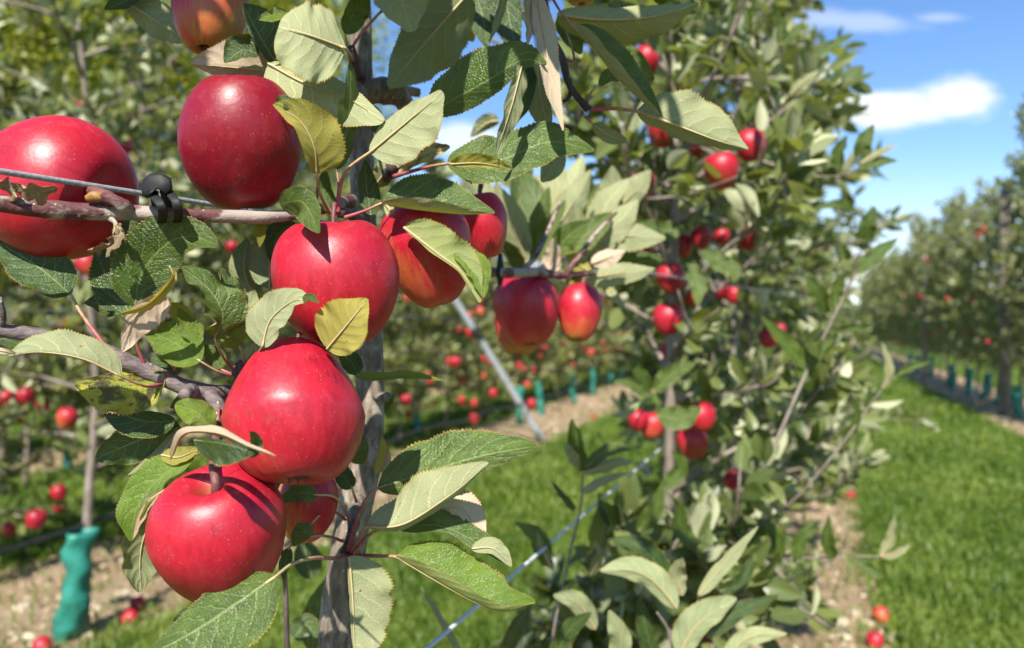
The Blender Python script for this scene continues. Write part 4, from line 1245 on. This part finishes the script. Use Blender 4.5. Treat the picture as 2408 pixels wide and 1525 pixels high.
ROWL = [make_tree(401 + i, 2.45 + .15 * i, .24, .62, 58, 52, .080, 'lo', 'far', trunk_r=.02, leader=.3) for i in range(3)]
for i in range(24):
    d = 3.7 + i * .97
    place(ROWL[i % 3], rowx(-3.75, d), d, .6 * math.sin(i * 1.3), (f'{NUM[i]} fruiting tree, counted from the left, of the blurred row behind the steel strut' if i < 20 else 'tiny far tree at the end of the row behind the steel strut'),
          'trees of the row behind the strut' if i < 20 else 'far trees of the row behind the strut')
TL = [make_tree(451, 2.9, .62, .45, 28, 24, .085, 'lo', 'bg', trunk_r=.02, leader=.3), make_tree(452, 2.8, .50, .52, 34, 30, .085, 'lo', 'bg', trunk_r=.02, leader=.3)]
place(TL[0], at(197, 1200, 2.95).x, 2.95, .3, 'thin trunked tree rising from the near green tree guard at left')
place(TL[1], at(330, 1200, 4.1).x, 4.1, 1.3, 'blurred tree behind the thin trunked tree, left of the pear shaped apple')
place(TL[0], at(500, 1200, 5.0).x, 5.0, 2.3, 'blurred tree hidden behind the leaves between the left apples')
place(TL[1], at(-120, 1200, 3.3).x, 3.3, 3.3, 'blurred tree at the left edge beside the thin trunked tree')
place(TL[1], at(60, 1200, 5.6).x, 5.6, 4.3, 'blurred tree behind the left edge apple, beyond the near row')


for i in range(16):
    d = 5.2 + i * 1.25
    place(ROWL[(i + 1) % 3], rowx(-6.6, d), d, i * 1.7 + .5, 'hazy small tree glimpsed behind the fruiting row at left', 'trees of the third row to the left')


# windbreak of tall trees at the left
def make_tall(seed, H, R, N):
    rng = np.random.RandomState(seed)
    parts = [tube([(0, 0, 0), (.05, 0, H * .4), (0, .05, H * .95)], [.14, .10, .02], 8, 20, .05, seed)]
    cl = []
    for k in range(95):
        z = H * (.08 + .9 * rng.rand() ** .9)
        a = rng.rand() * 6.28
        r = R * math.sqrt(max(.05, 1 - ((z / H - .45) / .6) ** 2)) * rng.uniform(.35, 1.05)
        c = np.array([math.cos(a) * r, math.sin(a) * r, z])
        cl.append(c)
        parts.append(tube([(0, 0, max(.2, z - r * .8)), tuple(c * np.array([.5, .5, 1]) - np.array([0, 0, .15])), tuple(c)], [.022, .012, .005], 5, 8))
    cl = np.array(cl)
    k = rng.randint(0, len(cl), N)
    P = cl[k] + rng.randn(N, 3) * np.array([.30, .30, .24])
    D = rng.randn(N, 3) + np.array([0, 0, -.2])
    nr = np.array([0, -.75, .6]) + rng.randn(N, 3) * .62
    Ln = rng.uniform(.06, .105, N)
    V, F, t = join(parts)
    return mesh_data('trunk', V, F, M['bgbark']), crown_mesh('crown', P, D, nr, Ln, Ln * .34, rng.rand(N), 'lo', 'hedge')


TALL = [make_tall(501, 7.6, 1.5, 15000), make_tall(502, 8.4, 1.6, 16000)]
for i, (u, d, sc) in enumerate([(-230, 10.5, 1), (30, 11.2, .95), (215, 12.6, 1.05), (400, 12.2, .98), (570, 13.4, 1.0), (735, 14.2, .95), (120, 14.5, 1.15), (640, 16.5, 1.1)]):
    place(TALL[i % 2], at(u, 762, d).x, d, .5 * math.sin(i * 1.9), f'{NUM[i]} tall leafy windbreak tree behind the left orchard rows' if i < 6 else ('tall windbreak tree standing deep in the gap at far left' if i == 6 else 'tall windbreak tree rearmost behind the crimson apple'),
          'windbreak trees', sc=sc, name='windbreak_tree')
# low wood on the skyline
rng = np.random.RandomState(77)
N = 26000
X = rng.uniform(-60, 130, N)
Pn = np.stack([X, 110 + rng.randn(N) * 4, np.abs(rng.rand(N)) * (4.5 + 1.6 * np.sin(X * .23) + np.sin(X * .71))], 1)
Ln = rng.uniform(.5, 1.0, N)
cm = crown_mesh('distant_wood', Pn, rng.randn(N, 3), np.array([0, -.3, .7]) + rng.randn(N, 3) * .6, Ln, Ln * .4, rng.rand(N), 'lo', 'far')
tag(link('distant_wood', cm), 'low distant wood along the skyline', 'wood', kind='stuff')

# ------------------------------------------------------------------ hand placed leaves and twigs of the second tree
inv2 = tree2.matrix_world.inverted()
root2 = Matrix.LocRotScale(tree2.location, tree2.rotation_euler.to_quaternion(), tree2.scale).inverted()


def L2(pts, d, w, a=(0, 0), face='T', mat='g', **k):
    k.setdefault('NL', 30); k.setdefault('NQ', 5); k.setdefault('ser', .03); k.setdefault('rip', 13)
    w = (w[0] * .9, w[1] * .9)
    o = leaf(tree2, pts, d, w, a, face=face, mat=mat, **k)
    o.matrix_parent_inverse = root2
    return o


def twig2(pts, r, seed=1):
    V, F, t = limb('t', pts, [q * .5 for q in r], 'x', 8, 8 * len(pts), .04, seed)
    o = link('twig', mesh_data('twig', V, F, M['bgbark']), tree2)
    o.matrix_parent_inverse = root2


twig2([(1600, 420, 1.58), (1690, 360, 1.5), (1790, 378, 1.42), (1870, 408, 1.36), (1960, 415, 1.33), (2030, 392, 1.30)], [7, 6, 6, 5, 4, 3])
twig2([(1600, 1330, 1.5), (1700, 1230, 1.4), (1790, 1110, 1.32), (1890, 890, 1.28), (1962, 742, 1.26), (2042, 585, 1.25)], [9, 9, 9, 8, 6, 4])
twig2([(1700, 1290, 1.42), (1850, 1190, 1.36), (1960, 1070, 1.32), (2075, 915, 1.3), (2125, 872, 1.28)], [7, 6, 5, 4, 3])
twig2([(1620, 1330, 1.5), (1780, 1320, 1.4), (1910, 1312, 1.35), (2070, 1308, 1.3)], [6, 5, 5, 3])
twig2([(1600, 330, 1.6), (1690, 150, 1.5), (1740, 40, 1.45), (1790, -60, 1.4)], [9, 8, 7, 5])
twig2([(1290, 1560, .93), (1310, 1440, .94), (1345, 1280, .95), (1366, 1190, .95), (1370, 1110, .95)], [7, 7, 6, 6, 4])
twig2([(1312, 1420, .94), (1345, 1375, .93), (1385, 1350, .92)], [5, 4, 3])
twig2([(1588, 1560, .9), (1570, 1480, .88), (1545, 1440, .87)], [6, 5, 4])
twig2([(1600, 1580, .92), (1622, 1480, .9), (1650, 1390, .88), (1680, 1340, .87)], [7, 6, 5, 4])
# low side shoots that reach out round the foot of the second tree
rngl = np.random.RandomState(31)
base, dv, twg = [], [], []
for k in range(62):
    v = rngl.uniform(1190, 1590)
    u = rngl.uniform(1370 - (v - 1190) * .52, 1835 - (v - 1190) * .12)
    d = rngl.uniform(1.08, 1.55)
    tip = np.array(at(u, v, d))
    e = norm(np.array([rngl.randn() * .6, rngl.randn() * .4, .75]))
    foot = tip - e * rngl.uniform(.10, .2)
    twg.append(tube([tuple(foot), tuple((foot + tip) / 2 + rngl.randn(3) * .01), tuple(tip)], [.003, .0024, .0014], 5, 8))
    for q in range(13):
        f = rngl.uniform(.1, 1)
        base.append(foot + (tip - foot) * f)
        dv.append(e * .6 + rngl.randn(3) * .55)
base, dv = np.array(base), np.array(dv)
ll = rngl.uniform(.042, .07, len(base))
o = link('crown', crown_mesh('crown', base, dv, np.array([0, -.4, .6]) + rngl.randn(len(base), 3) * .6, ll, ll * rngl.uniform(.18, .27, len(base)), rngl.rand(len(base)), 'hi', 'bg'), tree2)
o.matrix_parent_inverse = root2
for V, F, t in twg:
    o = link('shoot', mesh_data('shoot', V, F, M['bgbark']), tree2)
    o.matrix_parent_inverse = root2
for sp in [([(1834, 106), (1836, 60), (1832, 26)], 1.4, (14, 16), (0, -20), 'T'), ([(1834, 106), (1862, 82), (1890, 50)], 1.4, (14, 14), (-20, 10), 'T'),
           ([(1912, 132), (1960, 105), (2006, 80)], 1.4, (15, 15), (-10, 20), 'T'), ([(1858, 224), (1890, 195), (1926, 165)], 1.4, (18, 16), (-30, 10), 'U'), ([(1838, 290), (1862, 270), (1894, 244)], 1.4, (16, 16), (10, -20), 'T'),
           ([(1974, 402), (1975, 360), (1992, 318)], 1.32, (22, 18), (-10, 30), 'T'), ([(2018, 372), (2030, 335), (2054, 293)], 1.3, (20, 22), (0, -20), 'T'), ([(2020, 394), (2060, 382), (2110, 378)], 1.3, (16, 14), (-20, 20), 'T'),
           ([(2022, 386), (2065, 360), (2112, 340)], 1.3, (10, 10), (-30, 30), 'U'), ([(1872, 452), (1890, 405), (1922, 358)], 1.36, (30, 28), (10, -10), 'T'), ([(1926, 432), (1950, 410), (1978, 384)], 1.35, (18, 16), (10, -10), 'T'),
           ([(2010, 497), (1965, 484), (1922, 492)], 1.3, (8, 20), (-10, -20), 'T'), ([(2043, 568), (2040, 528), (2058, 486)], 1.25, (22, 22), (-5, -5), 'T'), ([(2018, 642), (2055, 605), (2112, 560)], 1.25, (22, 18), (-10, 10), 'T'),
           ([(1996, 612), (1985, 590), (1968, 566)], 1.27, (10, 12), (20, -20), 'T'), ([(1966, 735), (1965, 690), (1986, 638)], 1.26, (22, 22), (20, -40), 'T'), ([(1945, 735), (1925, 690), (1898, 648)], 1.27, (24, 22), (0, 0), 'T'),
           ([(1900, 870), (1840, 800), (1790, 745)], 1.28, (20, 24), (20, -30), 'T'), ([(1945, 780), (2000, 770), (2060, 765)], 1.26, (10, 12), (30, -20), 'T'), ([(1890, 900), (1905, 840), (1960, 800)], 1.28, (30, 26), (0, 10), 'T'),
           ([(2075, 915), (2090, 870), (2075, 805)], 1.3, (12, 14), (30, -20), 'U'), ([(2110, 880), (2150, 860), (2190, 850)], 1.28, (12, 12), (20, 20), 'T'), ([(1980, 1050), (2010, 1000), (2020, 930)], 1.32, (14, 16), (10, 30), 'T'),
           ([(2070, 1308), (2095, 1265), (2105, 1210)], 1.3, (14, 14), (10, 30), 'U'), ([(2070, 1308), (2110, 1300), (2140, 1280)], 1.3, (12, 12), (30, 10), 'U'), ([(1990, 1310), (2030, 1330), (2080, 1360)], 1.32, (16, 14), (0, 20), 'T'),
           ([(1960, 1315), (1945, 1270), (1950, 1210)], 1.33, (18, 20), (10, 10), 'T'), ([(1830, 1316), (1825, 1260), (1790, 1220)], 1.37, (22, 20), (10, -10), 'T'), ([(1870, 1316), (1890, 1260), (1930, 1240)], 1.36, (22, 20), (10, -10), 'T'),
           # low shoot and big soft leaves at the bottom
           ([(1368, 1108), (1360, 1050), (1346, 985)], .95, (30, 26), (-20, 30), 'T'), ([(1360, 1100), (1345, 1070), (1326, 1040)], .95, (14, 16), (10, 20), 'U'), ([(1374, 1104), (1430, 1060), (1508, 1052)], .95, (22, 18), (-40, 20), 'T'),
           ([(1372, 1112), (1440, 1090), (1490, 1085)], .95, (18, 22), (-30, -40), 'U'), ([(1368, 1160), (1420, 1130), (1478, 1112)], .95, (14, 14), (-30, 20), 'U'), ([(1352, 1200), (1325, 1170), (1295, 1130)], .95, (12, 12), (30, -10), 'T'),
           ([(1290, 1330), (1265, 1260), (1212, 1228)], .95, (30, 22), (10, -20), 'T'), ([(1300, 1340), (1275, 1290), (1262, 1250)], .95, (14, 14), (-30, 10), 'U'),
           ([(1592, 1432), (1540, 1370), (1480, 1340), (1412, 1342)], .86, (34, 52), (-20, -14), 'U'), ([(1598, 1540), (1640, 1470), (1732, 1408)], .86, (62, 40), (-12, 20), 'U'),
           ([(1642, 1400), (1700, 1330), (1782, 1238)], .86, (22, 26), (-30, 20), 'U'), ([(1450, 1560), (1460, 1500), (1432, 1435)], .86, (40, 36), (-10, 10), 'U'), ([(1605, 1400), (1590, 1350), (1605, 1312)], .88, (30, 34), (10, -20), 'U'),
           ([(1580, 1375), (1510, 1290), (1430, 1268)], .90, (24, 34), (10, -30), 'T'), ([(1400, 1480), (1360, 1420), (1302, 1400)], .92, (24, 30), (0, -10), 'U'), ([(1388, 1352), (1410, 1310), (1400, 1270)], .92, (16, 16), (20, -20), 'U'),
           ([(1660, 1500), (1730, 1440), (1830, 1400)], .95, (22, 24), (0, -20), 'T'), ([(1700, 1560), (1760, 1500), (1850, 1490)], .95, (26, 24), (0, -20), 'U'), ([(1300, 1560), (1340, 1480), (1390, 1440)], .9, (28, 26), (10, -20), 'T'),
           ([(1180, 1560), (1210, 1480), (1250, 1420)], .93, (24, 24), (10, -20), 'T'), ([(1100, 1570), (1050, 1480), (990, 1380)], .95, (10, 10), (20, -20), 'U'), ([(1540, 1560), (1520, 1480), (1500, 1400)], .93, (26, 24), (10, -20), 'T'),
           ([(1690, 1390), (1740, 1370), (1770, 1310)], .95, (22, 22), (10, -20), 'T'), ([(1640, 1290), (1600, 1240), (1600, 1180)], 1.1, (26, 24), (10, -20), 'T'), ([(1500, 1250), (1540, 1200), (1560, 1130)], 1.1, (24, 22), (10, -20), 'T'),
           ([(1560, 1150), (1600, 1100), (1580, 1060)], 1.2, (22, 24), (10, -20), 'T'), ([(1545, 975), (1600, 985), (1650, 960)], 1.3, (34, 30), (0, -10), 'T'), ([(1530, 920), (1500, 870), (1480, 830)], 1.3, (18, 18), (0, -10), 'T'),
           ([(1540, 920), (1580, 880), (1640, 850)], 1.3, (26, 24), (0, -10), 'T'), ([(1530, 930), (1480, 900), (1440, 900)], 1.3, (18, 18), (0, -10), 'T'), ([(1440, 975), (1470, 970), (1505, 945)], 1.3, (8, 14), (-20, -10), 'U'),
           ([(1650, 590), (1700, 620), (1750, 650)], 1.4, (26, 24), (0, -10), 'T'), ([(1610, 620), (1640, 660), (1640, 720)], 1.4, (26, 22), (0, -10), 'T'), ([(1600, 530), (1560, 540), (1500, 520)], 1.4, (30, 24), (0, -10), 'T')]:
    pts, d, w, a, fc = sp
    if d < .9:
        w = (w[0] * .82, w[1] * .82)
    L2(pts, (d, d - .02), w, a, face=fc, mat='d' if d < .96 and pts[0][0] % 3 else 'g', tint=random.Random(pts[0][0] * 3 + pts[0][1]).uniform(.25, .85))

# ------------------------------------------------------------------ apples further away
SM = [apple_mesh(1.0, 1.05 + .05 * i, 900 + i, cone=.10 + .04 * i, blush=[.85, .65, .45][i], bdir=(.3, -.2, .6), bk=.35, nphi=28, nt=22) for i in range(3)]
sv, sf, st = tube([(0, 0, .55), (.05, .03, 1.0), (.2, .1, 1.35)], [.07, .06, .08], 6, 8)
SSTEM = mesh_data('stem', sv, sf, M['stem'])
arng = random.Random(4)


def small_apple(u, v, rpx, label, group, d=None, R=.035, var=0, stem=True, roll=None):
    d = d or R * FPX / rpx
    r = rpx / FPX * d
    o = bpy.data.objects.new('apple', SM[var])
    COL.objects.link(o)
    o.location = at(u, v, d)
    o.scale = (r, r, r)
    o.rotation_euler = (arng.uniform(-.3, .3), arng.uniform(-.35, .35) if roll is None else roll, arng.uniform(0, 6.28))
    tag(o, label, 'apple', group)
    if stem:
        s = bpy.data.objects.new('stem', SSTEM)
        COL.objects.link(s)
        s.parent = o
    return o


G2 = 'apples on the tree right of centre'
for u, v, r, dd, var, lab in APPLES2:
    small_apple(u, v, r, lab, G2, d=dd, var=var)
GL = 'apples on the blurred left trees'
for u, v, r, var, lab in [(195, 252, 14, 0, 'upper one of two tiny apples beside the thin left trunk'), (194, 281, 14, 0, 'lower one of two tiny apples beside the thin left trunk'), (297, 342, 18, 0, 'small round apple in front of the windbreak, above the tie'),
                          (545, 580, 14, 0, 'small apple in the gap below the crimson apple'), (173, 755, 18, 0, 'pink apple left of the long leaf stalk'), (143, 776, 13, 0, 'smaller apple lower left of the pink one'), (60, 931, 19, 0, 'bright pink apple over the grey twig at left'),
                          (10, 938, 18, 2, 'orange apple cut by the left edge'), (99, 955, 17, 0, 'shaded apple at the bend of the grey twig'), (157, 985, 23, 2, 'large orange apple above the rear green guard'), (50, 980, 15, 0, 'apple low at left below the grey twig'),
                          (138, 1158, 18, 0, 'apple left of the thin trunk, above a drip hose'), (140, 1190, 15, 0, 'apple touching the one above the drip hose'), (85, 1221, 22, 0, 'deep red apple over the drip hose at left'), (205, 622, 23, 1, 'apples half hidden under the left edge apple'),
                          (232, 733, 16, 0, 'apple behind the dark left leaf'), (180, 735, 13, 0, 'apple just above the pink one'), (455, 650, 13, 2, 'tiny orange apple behind the curled leaf'), (455, 715, 14, 0, 'tiny red apple behind the curled leaf'), (20, 1245, 16, 2, 'orange apple at the left edge, over the hose')]:
    small_apple(u, v, r, lab, GL, var=var)
# back row and right row: small dots of colour, placed on the side of the crowns one sees
for (u, v, r) in [(1130, 732, 10), (1105, 783, 11), (1070, 851, 13), (1250, 950, 11), (955, 942, 12), (1012, 950, 10), (962, 975, 10), (1085, 942, 9), (1115, 948, 9), (1160, 925, 10), (1115, 985, 11), (1220, 860, 8), (1390, 830, 9), (1475, 735, 8), (1240, 905, 8), (1175, 700, 8)]:
    small_apple(u, v, r, 'small orange red apple among the leaves behind the steel strut', 'apples behind the steel strut', d=arng.uniform(6.2, 8.0), var=arng.choice([1, 2]), stem=False)
for k in range(60):
    d = arng.uniform(6.5, 15)
    x = rowx(-3.75 + .42 + arng.uniform(-.12, .1), d)
    z = arng.uniform(.55, 1.75)
    small_apple(CU + x / d * FPX, CV - (z - CAMZ) / d * FPX, .034 / d * FPX, 'small orange red apple among the leaves behind the steel strut', 'apples behind the steel strut', d=d, var=arng.choice([0, 1, 2, 2]), stem=False)
for k in range(16):
    d = arng.uniform(9.5, 20)
    x = rowx(2.75 - .50 + arng.uniform(-.1, .12), d)
    z = arng.uniform(.7, 2.6)
    small_apple(CU + x / d * FPX, CV - (z - CAMZ) / d * FPX, .034 / d * FPX, 'tiny red apple in the dense right orchard row', 'apples in the right orchard row', d=d, var=arng.choice([0, 1, 2]), stem=False)
# fallen apples
for u, v, lab in [(1838, 1380, 'fallen red apple on the soil below the soft tree'), (1822, 1430, 'fallen apple with a yellow cheek on the stony soil'), (2073, 1447, 'fallen apple at the edge of the grass, rear of two'), (2057, 1507, 'fallen round red apple at the edge of the grass, near the bottom'),
                  (2000, 1166, 'small fallen apple on the strip beside the grass'), (1882, 1182, 'fallen apple behind drooping leaves on the soil strip'), (1870, 1155, 'rear fallen apple on the soil strip'), (305, 1452, 'fallen red apple on stony soil at lower left'),                   (322, 1420, 'fallen pale red apple at lower left, rearmost'), (100, 1520, 'fallen orange apple at the bottom left edge'), (1395, 980, 'fallen apple on the far soil strip near the strut')]:
    d = (CAMZ - .032) * FPX / (v - CV)
    r = .030 if v > 1250 else .032
    small_apple(u, v, r / d * FPX, lab, 'fallen apples', d=d, var=arng.choice([0, 0, 1, 2]), stem=False, roll=arng.uniform(-2, 2))

# ------------------------------------------------------------------ guards, posts, strut, hose, back wires
def guard_mesh(seed, H, r=.045, crumple=.25):
    rng = np.random.RandomState(seed)
    n, s = 22, 18
    z = np.linspace(0, H, n)
    ang = np.linspace(0, 2 * np.pi, s, endpoint=False)
    V = []
    off = np.cumsum(rng.randn(n, 2) * .0045, axis=0)
    for thick in (0, 1):
        for i in range(n):
            rr = r * (1 + crumple * (.5 * np.sin(2 * ang + z[i] * 14) + .4 * np.sin(3 * ang - z[i] * 31) + .3 * np.sin(ang + z[i] * 50)) + rng.randn(s) * .05 * (1 - thick)) - thick * .004
            V.append(np.stack([np.cos(ang) * rr + off[i, 0] + z[i] * .12, np.sin(ang) * rr + off[i, 1], np.full(s, z[i])], 1))
    V = np.vstack(V)
    F = []
    for b, fl in ((0, 0), (n * s, 1)):
        for i in range(n - 1):
            for j in range(s):
                q = [b + i * s + j, b + i * s + (j + 1) % s, b + (i + 1) * s + (j + 1) % s, b + (i + 1) * s + j]
                F.append(q[::-1] if fl else q)
    for j in range(s):
        F.append([(n - 1) * s + j, (n - 1) * s + (j + 1) % s, n * s + (n - 1) * s + (j + 1) % s, n * s + (n - 1) * s + j])
    return mesh_data('tree_guard', V, np.array(F), M['guard'])


GM = [guard_mesh(1, .42), guard_mesh(2, .46, .042), guard_mesh(3, .44, .04, .3)]


def guard(u, v, k, label, group, sc=1.0, d=None):
    d = d or CAMZ * FPX / (v - CV)
    o = bpy.data.objects.new('tree_guard', GM[k])
    COL.objects.link(o)
    o.location = ((u - CU) / FPX * d, d, 0.0)
    o.rotation_euler = (0, 0, k * 2.1 + u)
    o.scale = (sc, sc, 1)
    tag(o, label, 'tree guard', group)
    return o


o = guard(158, 1500, 0, 'crumpled green mesh tree guard at lower left', None, 1.1)
o.rotation_euler = (0, 0, 0)
guard(160, 1108, 1, 'green tree guard half hidden under apples at left, farther back', None, 1.0)
gi = 0
for u, v, lab in [(990, 1018, 'leftmost green guard of the row behind the strut'), (1222, 1000, 'green guard directly left of the steel strut foot'), (1275, 977, 'leaning green guard just right of the steel strut'), (1355, 946, 'green guard in the middle of the row behind the strut'),
                  (1394, 930, 'shorter green guard right of the middle one'), (1436, 906, 'green guard near the soft trees, fifth from the strut'), (1468, 896, 'green guard beside the leaves of the soft tree'), (1500, 888, 'smallest green guard of the row behind the strut')]:
    guard(u, v, gi % 3, lab, 'green guards of the row behind the strut', .95); gi += 1
for u, v, lab in [(2345, 952, 'green guard leaning against the near wooden post'), (2306, 940, 'green guard left of the leaning one by the post'), (2280, 928, 'third green guard left of the near post'), (2243, 914, 'fourth green guard left of the near post'), (2230, 908, 'fifth green guard left of the near post'),
                  (2190, 888, 'sixth green guard, right beside the far post'), (2158, 876, 'green guard left of the far post'), (2404, 985, 'green guard cut by the right edge'), (2140, 868, 'last green guard before the leaves')]:
    guard(u, v, gi % 3, lab, 'green guards of the right row', 1.15); gi += 1


def post(u, v, top, r, label, name='post', mat='wood_post'):
    d = CAMZ * FPX / (v - CV)
    x = (u - CU) / FPX * d
    H = CAMZ + (CV - top) / FPX * d
    V, F, t = tube([(x, d, -.05), (x, d, H * .5), (x, d, H)], [r, r * .97, r * .94], 14, 20, .02, int(abs(u)))
    tag(link('wooden_post', mesh_data('wooden_post', V, F, M['wood_post'])), label, 'post', 'trellis posts')


post(2364, 976, 448, .075, 'tall round wooden post at the right edge')
post(2176, 890, 600, .06, 'farther wooden post in the right row, mostly hidden')
post(-2, 1175, 990, .05, 'grey post at the left edge behind the grey leaves')

V, F, t = tube([tuple(at(1278, 1040, 7.8)), tuple(at(1180, 880, 7.6)), tuple(at(1060, 690, 7.35)), tuple(at(1000, 590, 7.2))], [.036, .034, .033, .033], 12, 30)
strut = empty('steel_strut', (at(1278, 1040, 7.8).x, 7.8, 0))
tag(strut, 'leaning pale steel pole behind the trunk', 'pole')
link('pole', mesh_data('pole', V, F, M['steel']), strut)
V, F, t = tube([tuple(at(1128, 795, 7.47)), tuple(at(1112, 770, 7.44))], [.042, .042], 12, 6)
link('shade_sleeve', mesh_data('shade_sleeve', V, F, M['hose']), strut)  # dark sleeve stands in for the shadowed stretch of the pole

hp = [tuple(Vector((-1.64, 2.95, .43)) + WDIR * s + Vector((0, 0, .015 * math.sin(s * 5)))) for s in np.linspace(-1.2, 9, 30)]
V, F, t = tube(hp, [.009] * 30, 8, 90)
tag(link('drip_hose', mesh_data('drip_hose', V, F, M['hose'])), 'black drip hose sagging along the left row by the green guard', 'hose')
for (z, lab) in ((1.95, 'faint upper wire across the windbreak at left'), (2.45, 'faint topmost wire across the windbreak at left'), (1.25, 'faint wire of the left row behind the left edge apple')):
    wire('trellis_wire', (rowx(-2.65, 3.2), 3.2, z), -2, 14, .002, lab)
wire('trellis_wire', (rowx(2.75, 9.0), 9.0, 3.0), -2, 26, .003, 'thin top wire of the right orchard row against the sky')
